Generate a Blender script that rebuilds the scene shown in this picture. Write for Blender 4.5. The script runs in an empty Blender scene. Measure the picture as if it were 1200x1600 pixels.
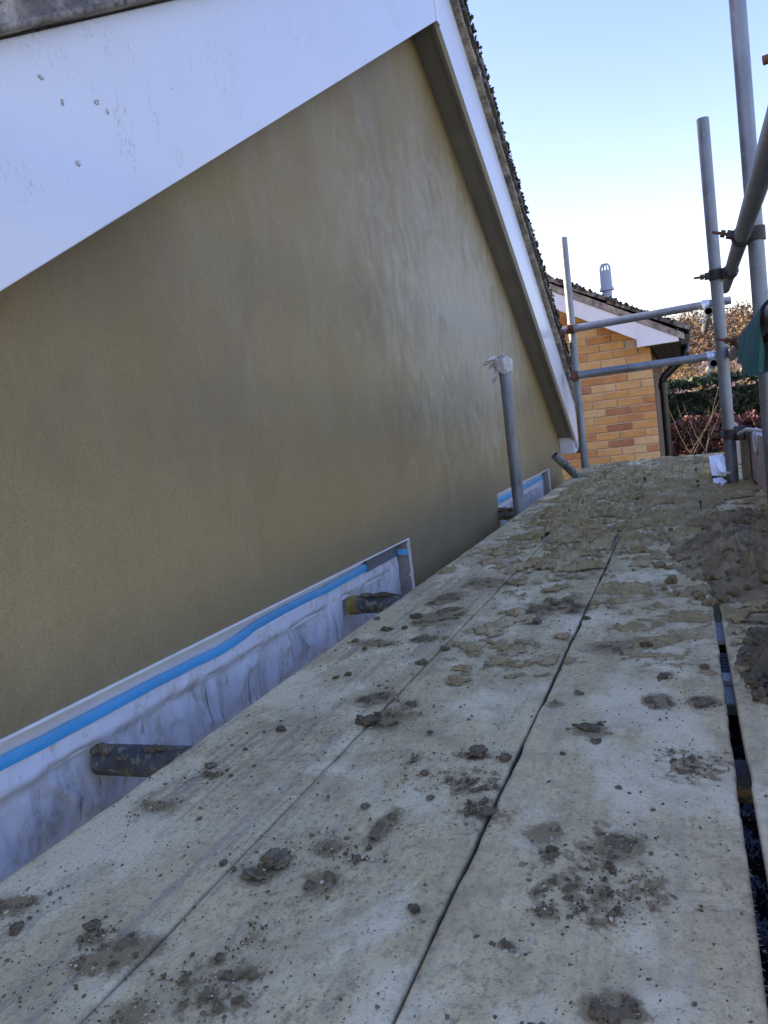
import bpy, bmesh, math, random
import numpy as np
from mathutils import Vector, Matrix
RAD = math.radians
S = bpy.context.scene
COL = S.collection

# ------------------------------------------------------------------ camera
YAW, PITCH, ROLL = 0.3761214, -0.0988885, -0.1243092
CAMH = 0.39
fwd = Vector((-math.sin(YAW)*math.cos(PITCH), math.cos(YAW)*math.cos(PITCH), math.sin(PITCH)))
rt = Vector((math.cos(YAW), math.sin(YAW), 0)); up = rt.cross(fwd)
r2 = rt*math.cos(ROLL) + up*math.sin(ROLL); u2 = -rt*math.sin(ROLL) + up*math.cos(ROLL)
cd = bpy.data.cameras.new('camera'); cam = bpy.data.objects.new('camera', cd); COL.objects.link(cam)
M = Matrix.Identity(4)
for i, v in enumerate((r2, u2, -fwd)):
    M[0][i], M[1][i], M[2][i] = v
M[2][3] = CAMH
cam.matrix_world = M
cd.sensor_fit = 'VERTICAL'; cd.sensor_height = 32.0; cd.lens = 32.0*1235/1600
cd.clip_start = 0.02; cd.clip_end = 3000
S.camera = cam

# ------------------------------------------------------------------ sky, sun, exposure
SUN_AZ, SUN_EL = RAD(-88), RAD(15)      # azimuth from +Y towards +X
W = bpy.data.worlds.new('World'); S.world = W; W.use_nodes = True
wn = W.node_tree.nodes; wl = W.node_tree.links; wn.clear()
sky = wn.new('ShaderNodeTexSky'); sky.sky_type = 'NISHITA'; sky.sun_disc = False
sky.sun_elevation = SUN_EL; sky.sun_rotation = SUN_AZ
sky.altitude = 50; sky.air_density = 1.0; sky.dust_density = 1.2; sky.ozone_density = 1.0
bg = wn.new('ShaderNodeBackground'); bg.inputs['Strength'].default_value = 0.14
wo = wn.new('ShaderNodeOutputWorld')
gm = wn.new('ShaderNodeGamma'); gm.inputs[1].default_value = 0.78      # the phone's even exposure of a bright clear sky
wb = wn.new('ShaderNodeMix'); wb.data_type = 'RGBA'; wb.blend_type = 'MULTIPLY'; wb.inputs[0].default_value = 1.0
wb.inputs[7].default_value = (1.03, 0.83, 0.87, 1)                      # white balance
hs = wn.new('ShaderNodeHueSaturation'); hs.inputs['Hue'].default_value = 0.524; hs.inputs['Saturation'].default_value = 1.54
wl.new(sky.outputs[0], gm.inputs[0]); wl.new(gm.outputs[0], hs.inputs['Color']); wl.new(hs.outputs[0], wb.inputs[6])
wl.new(wb.outputs[2], bg.inputs[0]); wl.new(bg.outputs[0], wo.inputs[0])
sd = bpy.data.lights.new('sun', 'SUN'); sd.energy = 2.6; sd.angle = RAD(0.6); sd.color = (1.0, 0.86, 0.68)
sun = bpy.data.objects.new('sun', sd); COL.objects.link(sun)
sv = Vector((math.sin(SUN_AZ)*math.cos(SUN_EL), math.cos(SUN_AZ)*math.cos(SUN_EL), math.sin(SUN_EL)))
sun.rotation_euler = sv.to_track_quat('Z', 'Y').to_euler(); sun.location = sv*60
S.view_settings.view_transform = 'Standard'; S.view_settings.look = 'None'
S.view_settings.gamma = 1.0; S.view_settings.use_curve_mapping = False
S.view_settings.exposure = 2.6
S.render.engine = 'CYCLES'
S.cycles.max_bounces = 8; S.cycles.transparent_max_bounces = 12

# ------------------------------------------------------------------ noise (numpy)
def vnoise(x, y, seed=0):
    xi = np.floor(x).astype(np.int64); yi = np.floor(y).astype(np.int64)
    fx = x-xi; fy = y-yi
    fx = fx*fx*fx*(fx*(fx*6-15)+10); fy = fy*fy*fy*(fy*(fy*6-15)+10)
    def h(a, b):
        n = (a*374761393 + b*668265263 + seed*1442695041) & 0xffffffff
        n = ((n ^ (n >> 13))*1274126177) & 0xffffffff
        return ((n ^ (n >> 16)) & 0xffff)/65535.0
    return (h(xi, yi)*(1-fx)+h(xi+1, yi)*fx)*(1-fy) + (h(xi, yi+1)*(1-fx)+h(xi+1, yi+1)*fx)*fy
def fbm(x, y, seed=0, o=4, g=.5):
    x = np.asarray(x, float); y = np.asarray(y, float)
    a = 1.; t = 0.; s = np.zeros(np.broadcast(x, y).shape)
    for i in range(o):
        c, q = math.cos(.6*i), math.sin(.6*i)
        s = s + a*vnoise((x*c-y*q)*2**i+17.3*i, (x*q+y*c)*2**i-9.1*i, seed+i*7); t += a; a *= g
    return s/t
def worley(x, y, seed=0):
    xi = np.floor(x).astype(np.int64); yi = np.floor(y).astype(np.int64); best = np.full(x.shape, 9.)
    def h(a, b, k):
        n = (a*374761393 + b*668265263 + (seed+k)*1442695041) & 0xffffffff
        n = ((n ^ (n >> 13))*1274126177) & 0xffffffff
        return ((n ^ (n >> 16)) & 0xffff)/65535.0
    for dx in (-1, 0, 1):
        for dy in (-1, 0, 1):
            px = xi+dx+h(xi+dx, yi+dy, 1); py = yi+dy+h(xi+dx, yi+dy, 5)
            best = np.minimum(best, (px-x)**2+(py-y)**2)
    return np.sqrt(best)
def sstep(a, b, x):
    t = np.clip((x-a)/(b-a), 0, 1); return t*t*(3-2*t)

# ------------------------------------------------------------------ mesh helpers
class MB:
    def __init__(s): s.v = []; s.f = []
    def add(s, vs, fs):
        o = len(s.v); s.v += [tuple(v) for v in vs]; s.f += [tuple(i+o for i in f) for f in fs]; return s
    def box(s, lo, hi):
        x0, y0, z0 = lo; x1, y1, z1 = hi
        return s.add([(x0,y0,z0),(x1,y0,z0),(x1,y1,z0),(x0,y1,z0),(x0,y0,z1),(x1,y0,z1),(x1,y1,z1),(x0,y1,z1)],
                     [(0,3,2,1),(4,5,6,7),(0,1,5,4),(1,2,6,5),(2,3,7,6),(3,0,4,7)])
    def obox(s, c, ax, hs):           # oriented box: centre, 3 axes, half sizes
        c = Vector(c); a = [Vector(k).normalized()*h for k, h in zip(ax, hs)]
        vs = [c+a[0]*i+a[1]*j+a[2]*k for k in (-1,1) for i, j in ((-1,-1),(1,-1),(1,1),(-1,1))]
        return s.add(vs, [(0,3,2,1),(4,5,6,7),(0,1,5,4),(1,2,6,5),(2,3,7,6),(3,0,4,7)])
    def cyl(s, p0, p1, r0, r1=None, n=12, caps=True):
        p0 = Vector(p0); p1 = Vector(p1); r1 = r0 if r1 is None else r1
        d = (p1-p0).normalized(); a = d.orthogonal().normalized(); b = d.cross(a)
        vs = []
        for p, r in ((p0, r0), (p1, r1)):
            for i in range(n):
                t = 2*math.pi*i/n; vs.append(p+(a*math.cos(t)+b*math.sin(t))*r)
        fs = [(i, (i+1) % n, n+(i+1) % n, n+i) for i in range(n)]
        if caps: fs += [tuple(range(n-1, -1, -1)), tuple(range(n, 2*n))]
        return s.add(vs, fs)
    def pipe(s, p0, p1, ro, ri, n=24):   # hollow tube
        p0 = Vector(p0); p1 = Vector(p1); d = (p1-p0).normalized(); a = d.orthogonal().normalized(); b = d.cross(a)
        vs = []
        for p, r in ((p0, ro), (p1, ro), (p1, ri), (p0, ri)):
            for i in range(n):
                t = 2*math.pi*i/n; vs.append(p+(a*math.cos(t)+b*math.sin(t))*r)
        fs = []
        for k in range(4):
            k2 = (k+1) % 4
            fs += [(k*n+i, k*n+(i+1) % n, k2*n+(i+1) % n, k2*n+i) for i in range(n)]
        return s.add(vs, fs)
    def sweep(s, pts, r, n=8, caps=True):
        pts = [Vector(p) for p in pts]; rs = r if isinstance(r, (list, tuple)) else [r]*len(pts)
        d0 = (pts[1]-pts[0]).normalized(); a = d0.orthogonal().normalized(); vs = []
        for i, p in enumerate(pts):
            d = (pts[min(i+1, len(pts)-1)]-pts[max(i-1, 0)]).normalized()
            a = (a-d*a.dot(d)).normalized(); b = d.cross(a)
            for k in range(n):
                t = 2*math.pi*k/n; vs.append(p+(a*math.cos(t)+b*math.sin(t))*rs[i])
        fs = [(j*n+i, j*n+(i+1) % n, (j+1)*n+(i+1) % n, (j+1)*n+i) for j in range(len(pts)-1) for i in range(n)]
        if caps: fs += [tuple(range(n-1, -1, -1)), tuple(range((len(pts)-1)*n, len(pts)*n))]
        return s.add(vs, fs)
    def prism(s, poly, axis, t0, t1):   # polygon in the plane normal to axis (0=x:(y,z)  1=y:(x,z)) extruded t0..t1
        n = len(poly)
        def mk(p, t): return (t, p[0], p[1]) if axis == 0 else (p[0], t, p[1])
        vs = [mk(p, t0) for p in poly]+[mk(p, t1) for p in poly]
        fs = [tuple(range(n-1, -1, -1)), tuple(range(n, 2*n))]+[(i, (i+1) % n, n+(i+1) % n, n+i) for i in range(n)]
        return s.add(vs, fs)
    def build(s, name, mat, parent=None, smooth=False, bevel=0, auto=None):
        me = bpy.data.meshes.new(name); me.from_pydata(s.v, [], s.f)
        bm = bmesh.new(); bm.from_mesh(me); bmesh.ops.recalc_face_normals(bm, faces=bm.faces)
        if bevel: bmesh.ops.bevel(bm, geom=list(bm.edges), offset=bevel, segments=2, affect='EDGES', profile=.6)
        bm.to_mesh(me); bm.free()
        return link(name, me, mat, parent, smooth, auto)
def link(name, me, mat, parent=None, smooth=False, auto=None):
    if mat: me.materials.append(mat)
    if smooth or auto:
        me.polygons.foreach_set('use_smooth', [True]*len(me.polygons))
        if auto:
            try: me.set_sharp_from_angle(angle=RAD(auto))
            except Exception: pass
    o = bpy.data.objects.new(name, me); COL.objects.link(o)
    if parent: o.parent = parent
    return o
def grid_mesh(name, P, mask=None):     # P: (rows, cols, 3)
    r, c = P.shape[:2]
    idx = np.arange(r*c).reshape(r, c)
    q = np.stack([idx[:-1,:-1], idx[:-1,1:], idx[1:,1:], idx[1:,:-1]], -1).reshape(-1, 4)
    if mask is not None: q = q[mask.reshape(-1)]
    V = P.reshape(-1, 3)
    used = np.zeros(len(V), bool); used[q.reshape(-1)] = True
    remap = np.cumsum(used)-1; V = V[used]; q = remap[q]
    return raw_mesh(name, V, q), used
def raw_mesh(name, V, q):
    k = q.shape[1]
    me = bpy.data.meshes.new(name)
    me.vertices.add(len(V)); me.vertices.foreach_set('co', np.asarray(V, np.float32).reshape(-1))
    me.loops.add(q.size); me.loops.foreach_set('vertex_index', q.reshape(-1).astype(np.int32))
    me.polygons.add(len(q)); me.polygons.foreach_set('loop_start', np.arange(0, q.size, k, dtype=np.int32))
    me.polygons.foreach_set('loop_total', np.full(len(q), k, np.int32))
    me.update(calc_edges=True); me.validate()
    return me
def attr(me, name, vals):
    a = me.attributes.new(name, 'FLOAT', 'POINT'); a.data.foreach_set('value', np.asarray(vals, np.float32))
def empty(name, loc=(0,0,0)):
    o = bpy.data.objects.new(name, None); COL.objects.link(o); o.location = loc; o.empty_display_size = .1; return o
def tag(o, label, cat, group=None, kind=None):
    o['label'] = label; o['category'] = cat
    if group: o['group'] = group
    if kind: o['kind'] = kind
    return o
def struct(o): o['kind'] = 'structure'; return o
def reorigin(o):                       # put a mesh's origin at its base
    co = np.empty(len(o.data.vertices)*3, np.float32); o.data.vertices.foreach_get('co', co); co = co.reshape(-1, 3)
    c = np.array([(co[:,0].min()+co[:,0].max())/2, (co[:,1].min()+co[:,1].max())/2, co[:,2].min()], np.float32)
    o.data.vertices.foreach_set('co', (co-c).reshape(-1)); o.data.update(); o.location = [float(k) for k in c]; return o

# ------------------------------------------------------------------ material helpers
class NT:
    def __init__(s, name, rough=.6, spec=.5, metal=0.):
        s.m = bpy.data.materials.new(name); s.m.use_nodes = True; s.t = s.m.node_tree; s.n = s.t.nodes
        s.b = s.n['Principled BSDF']; s.b.inputs['Roughness'].default_value = rough
        s.b.inputs['Specular IOR Level'].default_value = spec; s.b.inputs['Metallic'].default_value = metal
        s.co = s.n.new('ShaderNodeTexCoord'); s._map = {}
    def link(s, a, b): s.t.links.new(a, b)
    def coord(s, scale=(1,1,1), kind='Object', rot=(0,0,0), loc=(0,0,0)):
        k = (scale, kind, rot, loc)
        if k not in s._map:
            mp = s.n.new('ShaderNodeMapping'); mp.inputs['Scale'].default_value = scale; mp.inputs['Rotation'].default_value = rot; mp.inputs['Location'].default_value = loc
            if kind == 'World':
                g = s.n.new('ShaderNodeNewGeometry'); s.link(g.outputs['Position'], mp.inputs[0])
            else: s.link(s.co.outputs[kind], mp.inputs[0])
            s._map[k] = mp.outputs[0]
        return s._map[k]
    def noise(s, sc, det=4, ro=.5, scale=(1,1,1), kind='World', rot=(0,0,0), dist=0, loc=(0,0,0)):
        n = s.n.new('ShaderNodeTexNoise'); n.inputs['Scale'].default_value = sc; n.inputs['Detail'].default_value = det
        n.inputs['Roughness'].default_value = ro; n.inputs['Distortion'].default_value = dist
        s.link(s.coord(scale, kind, rot, loc), n.inputs['Vector']); return n.outputs['Fac']
    def vor(s, sc, scale=(1,1,1), kind='World', feat='F1', rnd=1):
        n = s.n.new('ShaderNodeTexVoronoi'); n.inputs['Scale'].default_value = sc; n.feature = feat; n.inputs['Randomness'].default_value = rnd
        s.link(s.coord(scale, kind), n.inputs['Vector']); return n.outputs['Distance']
    def ramp(s, f, stops, interp='LINEAR'):
        r = s.n.new('ShaderNodeValToRGB'); r.color_ramp.interpolation = interp
        e = r.color_ramp.elements
        while len(e) < len(stops): e.new(.5)
        for k, (p, c) in zip(e, stops):
            k.position = p; k.color = (c, c, c, 1) if isinstance(c, (int, float)) else (*c, 1)
        s.link(f, r.inputs[0]); return r.outputs[0]
    def mix(s, f, a, b, mode='MIX'):
        m = s.n.new('ShaderNodeMix'); m.data_type = 'RGBA'; m.blend_type = mode
        for sock, v in ((m.inputs[0], f), (m.inputs[6], a), (m.inputs[7], b)):
            if isinstance(v, (int, float)): sock.default_value = v if sock is m.inputs[0] else (v, v, v, 1)
            elif isinstance(v, tuple): sock.default_value = (*v, 1)
            else: s.link(v, sock)
        return m.outputs[2]
    def math(s, op, a, b=0., clamp=False):
        m = s.n.new('ShaderNodeMath'); m.operation = op; m.use_clamp = clamp
        for sock, v in zip(m.inputs, (a, b)):
            if isinstance(v, (int, float)): sock.default_value = v
            else: s.link(v, sock)
        return m.outputs[0]
    def attr(s, name):
        a = s.n.new('ShaderNodeAttribute'); a.attribute_name = name; return a.outputs['Fac']
    def rand(s):
        o = s.n.new('ShaderNodeObjectInfo'); return o.outputs['Random']
    def xyz(s, kind='World'):
        x = s.n.new('ShaderNodeSeparateXYZ'); s.link(s.coord((1,1,1), kind), x.inputs[0]); return x.outputs
    def spot(s, c, r, axes=(1, 2), kind='World'):   # soft ellipse mask, 1 in the middle
        x = s.xyz(kind); tot = None
        for a, cc, rr in zip(axes, c, r):
            d = s.math('DIVIDE', s.math('SUBTRACT', x[a], cc), rr); d = s.math('MULTIPLY', d, d)
            tot = d if tot is None else s.math('ADD', tot, d)
        return s.math('SUBTRACT', 1., s.math('SQRT', tot), True)
    def color(s, c):
        if isinstance(c, tuple): s.b.inputs['Base Color'].default_value = (*c, 1)
        else: s.link(c, s.b.inputs['Base Color'])
        return s
    def rough(s, r): s.link(r, s.b.inputs['Roughness']); return s
    def bump(s, h, strength=.5, dist=.01, prev=None):
        b = s.n.new('ShaderNodeBump'); b.inputs['Strength'].default_value = strength; b.inputs['Distance'].default_value = dist
        s.link(h, b.inputs['Height'])
        if prev is not None: s.link(prev, b.inputs['Normal'])
        s.link(b.outputs[0], s.b.inputs['Normal']); return b.outputs[0]
def simple(name, col, rough=.6, var=.25, sc=8, metal=0, spec=.5, bump=0):
    k = NT(name, rough, spec, metal)
    n = k.noise(sc, 5, .6)
    k.color(k.mix(k.ramp(n, [(.3, 0.), (.7, 1.)]), tuple(c*(1-var) for c in col), tuple(min(1, c*(1+var)) for c in col)))
    if bump: k.bump(k.noise(sc*6, 4, .6), bump, .005)
    return k.m

# render coat on the gable
k = NT('wet_render', .5, .22)
big = k.noise(.9, 3, .5); mid = k.noise(3.2, 4, .55, dist=.3); fine = k.noise(420, 2, .5); med = k.noise(60, 4, .6)
tro = k.noise(7, 6, .62, (1, .9, .42), rot=(RAD(-22), 0, 0), dist=1.6)
tro2 = k.noise(26, 5, .6, (1, 1.2, .35), rot=(RAD(16), 0, 0), dist=1.4)
c = k.mix(k.ramp(big, [(.35, 0.), (.65, 1.)]), (.285, .210, .090), (.33, .262, .128))
c = k.mix(k.math('MULTIPLY', k.ramp(mid, [(.48, 0.), (.68, 1.)]), .55), c, (.29, .20, .085))
c = k.mix(k.math('MULTIPLY', k.ramp(tro, [(.48, 0.), (.75, 1.)]), .14), c, (.38, .335, .225))
c = k.mix(k.math('MULTIPLY', k.ramp(fine, [(.32, 1.), (.5, 0.)]), .6), c, (.12, .095, .05))
grn = k.noise(110, 5, .7); c = k.mix(k.math('MULTIPLY', k.ramp(grn, [(.45, 0.), (.65, 1.)]), .28), c, (.19, .145, .07)); pat = k.noise(1.7, 6, .65, loc=(2, 5, 8), dist=.5); c = k.mix(k.math('MULTIPLY', k.ramp(pat, [(.5, 0.), (.66, 1.)]), .55), c, (.21, .16, .085))
lighter = k.math('MULTIPLY', k.ramp(k.math('ADD', k.math('MULTIPLY', k.spot((3.5, .85), (1.6, .85)), .62), k.math('MULTIPLY', k.noise(6, 7, .68, (1, 1.15, .8), rot=(RAD(-35), 0, 0), dist=1.8), .95)), [(.58, 0.), (1.12, 1.)]), .72)
c = k.mix(lighter, c, (.49, .44, .32))  # paler tone painted in for the sky's sheen on the wet wall
sp = k.math('MULTIPLY', k.spot((2.3, .02), (2.4, .16)), .45)
c = k.mix(sp, c, (.20, .165, .105))
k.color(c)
k.rough(k.ramp(k.math('ADD', k.math('MULTIPLY', tro, .6), k.math('MULTIPLY', big, .4)), [(.35, .72), (.65, .50)]))
b0 = k.bump(k.math('ADD', k.math('MULTIPLY', tro, .8), k.math('MULTIPLY', tro2, .6)), .55, .008)
b1 = k.bump(med, .45, .003, b0); k.bump(fine, .55, .0012, b1)
M_RENDER = k.m

# weathered scaffold boards
k = NT('dusty_board', .9, .06)
big = k.noise(5, 5, .6, (1, .5, 1)); gr = k.noise(70, 5, .6, (1, .035, 1), dist=.4); sp = k.noise(300, 3, .6)
bl = k.noise(26, 6, .65); bl2 = k.noise(11, 5, .6, loc=(3, 7, 0)); rr = k.rand()
c = k.mix(k.ramp(big, [(.3, 0.), (.7, 1.)]), (.72, .565, .255), (.84, .685, .345))
c = k.mix(k.math('MULTIPLY', k.ramp(bl2, [(.5, 0.), (.68, 1.)]), .55), c, (.90, .765, .42))
c = k.mix(k.math('MULTIPLY', k.ramp(bl, [(.5, 0.), (.66, 1.)]), .6), c, (.48, .375, .185))
lx = k.xyz()[0]
lw = k.ramp(k.math('MULTIPLY', lx, -1.), [(.36, 0.), (.5, 1.)])
c = k.mix(k.math('MULTIPLY', lw, .5), c, k.mix(k.ramp(bl2, [(.35, 0.), (.65, 1.)]), (.68, .54, .285), (.83, .685, .385)))
gm = k.math('MULTIPLY', k.ramp(gr, [(.48, 0.), (.60, 1.)]), k.math('ADD', k.math('MULTIPLY', lw, .45), .24))
c = k.mix(gm, c, (.42, .345, .25))
d2 = k.noise(140, 5, .7, (1, .7, 1), loc=(2, 9, 4)); d3 = k.noise(3.2, 4, .6, loc=(6, 2, 1))
c = k.mix(k.math('MULTIPLY', k.math('MULTIPLY', k.ramp(d2, [(.50, 0.), (.66, 1.)]), k.ramp(d3, [(.34, .25), (.58, 1.)])), .9), c, (.33, .25, .125))
wp = k.noise(7, 5, .65, (1, .6, 1), loc=(8, 3, 3))
c = k.mix(k.math('MULTIPLY', k.ramp(wp, [(.50, 0.), (.60, 1.)]), .9), c, (.93, .80, .46))
c = k.mix(k.math('MULTIPLY', k.ramp(sp, [(.33, 1.), (.43, 0.)]), .55), c, (.22, .185, .13))
c = k.mix(k.math('MULTIPLY', k.ramp(sp, [(.62, 0.), (.7, 1.)]), .5), c, (.58, .56, .53))
st = k.math('ADD', k.math('ADD', k.attr('stain'), .16), k.math('ADD', k.math('MULTIPLY', k.math('SUBTRACT', k.noise(230, 4, .75), .5), 1.5), k.math('MULTIPLY', k.math('SUBTRACT', k.noise(50, 5, .7), .5), 1.2)))
du = k.noise(4.5, 6, .7, (1, .7, 1), loc=(1, 8, 6), dist=.6)
c = k.mix(k.math('MULTIPLY', k.ramp(du, [(.50, 0.), (.64, 1.)]), .5), c, (.42, .325, .165))
c = k.mix(k.math('MULTIPLY', k.attr('damp'), .55), c, (.40, .32, .185))
c = k.mix(k.math('MULTIPLY', k.ramp(st, [(.0, 0.), (.34, 1.)]), .9), c, k.mix(k.noise(90, 4, .65), (.24, .17, .07), (.42, .315, .155)))
c = k.mix(k.attr('edge'), c, (.20, .16, .12))
k.color(c)
b0 = k.bump(gr, .35, .0016); b1 = k.bump(bl, .6, .004, b0); b2 = k.bump(d2, .75, .003, b1); k.bump(sp, .7, .0016, b2)
M_BOARD = k.m
k = NT('raw_wood', .85, .2)
gr = k.noise(50, 5, .6, (1, .04, .3), dist=.4)
k.color(k.mix(gr, (.16, .13, .10), (.38, .33, .27))); k.bump(gr, .4, .003); M_WOOD = k.m
k = NT('pale_splinter', .8, .2); k.color((.66, .57, .42)); M_FIBRE = k.m

# mortar droppings
def mortar(name, dark, light, lighter, feather=False):
    k = NT(name, .85, .10)
    a = k.noise(18, 5, .6); f = k.noise(350, 3, .6); d = k.noise(7, 5, .6, loc=(5, 1, 2)); e = k.noise(60, 5, .6)
    c = k.mix(k.ramp(a, [(.3, 0.), (.7, 1.)]), dark, light)
    c = k.mix(k.math('MULTIPLY', k.ramp(d, [(.5, 0.), (.66, 1.)]), .55), c, lighter)
    c = k.mix(k.math('MULTIPLY', k.ramp(e, [(.3, 1.), (.45, 0.)]), .45), c, tuple(q*.55 for q in dark))
    c = k.mix(k.math('MULTIPLY', k.ramp(f, [(.36, 1.), (.46, 0.)]), .6), c, tuple(q*.5 for q in dark))
    c = k.mix(k.math('MULTIPLY', k.ramp(f, [(.62, 0.), (.7, 1.)]), .35), c, lighter)
    k.color(c); b0 = k.bump(e, .8, .008); b1 = k.bump(k.noise(150, 4, .65), .7, .004, b0); k.bump(f, .7, .002, b1)
    if feather:
        wt_ = k.attr('wet'); c = k.mix(wt_, c, k.mix(k.noise(90, 4, .6), (.15, .112, .055), (.30, .235, .13))); k.color(c)
        cv = k.math('ADD', k.math('MULTIPLY', k.attr('cover'), 2.2), k.math('MULTIPLY', k.math('SUBTRACT', k.noise(260, 5, .75), .5), 3.2))
        k.link(k.ramp(cv, [(.16, 0.), (.42, 1.)]), k.b.inputs['Alpha'])
    return k.m
M_MUD = mortar('trodden_mortar', (.38, .27, .105), (.60, .45, .20), (.82, .68, .39), True)
M_HEAP = mortar('damp_mortar', (.24, .175, .082), (.42, .32, .16), (.58, .465, .28))
M_CLOD = mortar('mortar_clod', (.15, .117, .064), (.25, .20, .115), (.36, .30, .19))

# galvanised tube, rust, couplers
k = NT('galvanised', .42, .5, .55)
a = k.noise(6, 5, .6); st = k.noise(14, 4, .6, (3, 3, .25), kind='Object'); f = k.noise(120, 3, .6)
c = k.mix(k.ramp(a, [(.35, 0.), (.65, 1.)]), (.17, .19, .205), (.30, .325, .345))
c = k.mix(k.math('MULTIPLY', k.ramp(st, [(.5, 0.), (.7, 1.)]), .6), c, (.19, .20, .21))
c = k.mix(k.math('MULTIPLY', k.ramp(f, [(.62, 0.), (.72, 1.)]), .6), c, (.42, .44, .44))
c = k.mix(k.math('MULTIPLY', k.math('MULTIPLY', k.ramp(k.noise(55, 5, .7, loc=(1, 2, 8)), [(.60, 0.), (.66, 1.)]), k.ramp(k.noise(5, 3, .6, loc=(4, 4, 1)), [(.42, 0.), (.6, 1.)])), .85), c, (.50, .46, .38)); c = k.mix(k.math('MULTIPLY', k.ramp(k.noise(18, 6, .7, (1, 1, .4), loc=(7, 1, 1)), [(.56, 0.), (.68, 1.)]), .5), c, (.12, .105, .095))
k.color(c); k.rough(k.ramp(a, [(.3, .40), (.7, .62)])); k.bump(f, .2, .001); M_GALV = k.m
k = NT('dirty_galvanised', .6, .4, .25)
a = k.noise(9, 5, .65); f = k.noise(60, 5, .65)
c = k.mix(k.ramp(a, [(.35, 0.), (.6, 1.)]), (.075, .085, .09), (.17, .18, .175))
c = k.mix(k.math('MULTIPLY', k.ramp(f, [(.50, 0.), (.58, 1.)]), .9), c, (.36, .30, .19)); c = k.mix(k.math('MULTIPLY', k.ramp(k.noise(22, 5, .7, loc=(3, 1, 5)), [(.5, 0.), (.58, 1.)]), .8), c, (.10, .085, .06))
k.color(c); k.bump(f, .4, .002); M_DGALV = k.m
k = NT('rust', .85, .3, .1)
a = k.noise(40, 5, .65)
k.color(k.mix(k.ramp(a, [(.35, 0.), (.65, 1.)]), (.085, .045, .03), (.27, .105, .05))); k.bump(a, .6, .003); M_RUST = k.m
M_BRIGHT = simple('bright_zinc', (.52, .58, .66), .3, .12, 30, .6)
M_STEEL = simple('dark_steel', (.06, .052, .048), .6, .35, 40, .4)

# white plastic boards with scuffs
k = NT('white_upvc', .34, .45)
a = k.noise(2.2, 4, .6); d = k.noise(55, 5, .7, (1, 1, .5)); e = k.noise(9, 4, .6, loc=(2, 3, 4)); x = k.xyz()
c = k.mix(k.ramp(a, [(.3, 0.), (.7, 1.)]), (.68, .70, .73), (.73, .745, .765))
m = k.math('MULTIPLY', k.ramp(d, [(.60, 0.), (.68, 1.)]), k.ramp(e, [(.50, 0.), (.66, 1.)]))
c = k.mix(k.math('MULTIPLY', m, .40), c, (.34, .29, .23))
tb = k.math('MULTIPLY', k.ramp(k.noise(3, 5, .65, loc=(7, 7, 1)), [(.5, 0.), (.75, 1.)]), .25); c = k.mix(tb, c, (.60, .57, .52))
for cc, rr, s_ in (((1.02, .87), (.028, .075), .75), ((.80, .75), (.05, .035), .5), ((.87, .93), (.10, .03), .45), ((1.10, .93), (.018, .06), .5), ((2.45, 1.68), (.16, .09), .5), ((1.35, 1.08), (.10, .10), .35), ((.95, .72), (.05, .03), .45), ((1.15, .88), (.03, .03), .5), ((1.0, 1.0), (.12, .03), .4), ((1.7, 1.3), (.12, .06), .35)):
    mm = k.math('MULTIPLY', k.math('MULTIPLY', k.ramp(k.spot(cc, rr), [(.0, 0.), (.45, 1.)]), k.ramp(k.noise(190, 5, .75, (1, 1, .6)), [(.54, 0.), (.64, 1.)])), s_)
    c = k.mix(mm, c, (.36, .33, .29))
k.color(c); M_WHITE = k.m
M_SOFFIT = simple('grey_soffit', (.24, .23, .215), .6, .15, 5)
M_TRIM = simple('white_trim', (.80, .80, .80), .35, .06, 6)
M_BEAD = simple('bead_white', (.78, .77, .73), .5, .1, 30)

# roof tile and moss
k = NT('weathered_tile', .9, .2)
a = k.noise(7, 6, .65); f = k.noise(45, 5, .65); g = k.noise(18, 5, .6, loc=(1, 5, 2))
c = k.mix(k.ramp(a, [(.35, 0.), (.65, 1.)]), (.095, .085, .078), (.25, .225, .195))
c = k.mix(k.math('MULTIPLY', k.ramp(g, [(.55, 0.), (.63, 1.)]), .7), c, (.40, .37, .31))
c = k.mix(k.math('MULTIPLY', k.ramp(f, [(.35, 1.), (.47, 0.)]), .7), c, (.05, .047, .04))
k.color(c); k.bump(f, .8, .006); M_TILE = k.m
k = NT('verge_mortar', .95, .15); f = k.noise(70, 5, .65); a = k.noise(16, 5, .65); g = k.noise(9, 4, .6, loc=(3, 3, 3))
c = k.mix(k.ramp(a, [(.36, 0.), (.62, 1.)]), (.20, .175, .145), (.52, .46, .37)); c = k.mix(k.math('MULTIPLY', k.ramp(f, [(.34, 1.), (.46, 0.)]), .8), c, (.06, .053, .047)); c = k.mix(k.math('MULTIPLY', k.ramp(g, [(.5, 0.), (.6, 1.)]), .6), c, (.10, .09, .085))
k.color(c); k.bump(f, .8, .005); M_VERGE = k.m
k = NT('dark_moss', 1, .1); f = k.noise(90, 4, .6); k.color(k.mix(f, (.018, .017, .011), (.10, .085, .05))); M_MOSS = k.m

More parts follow.
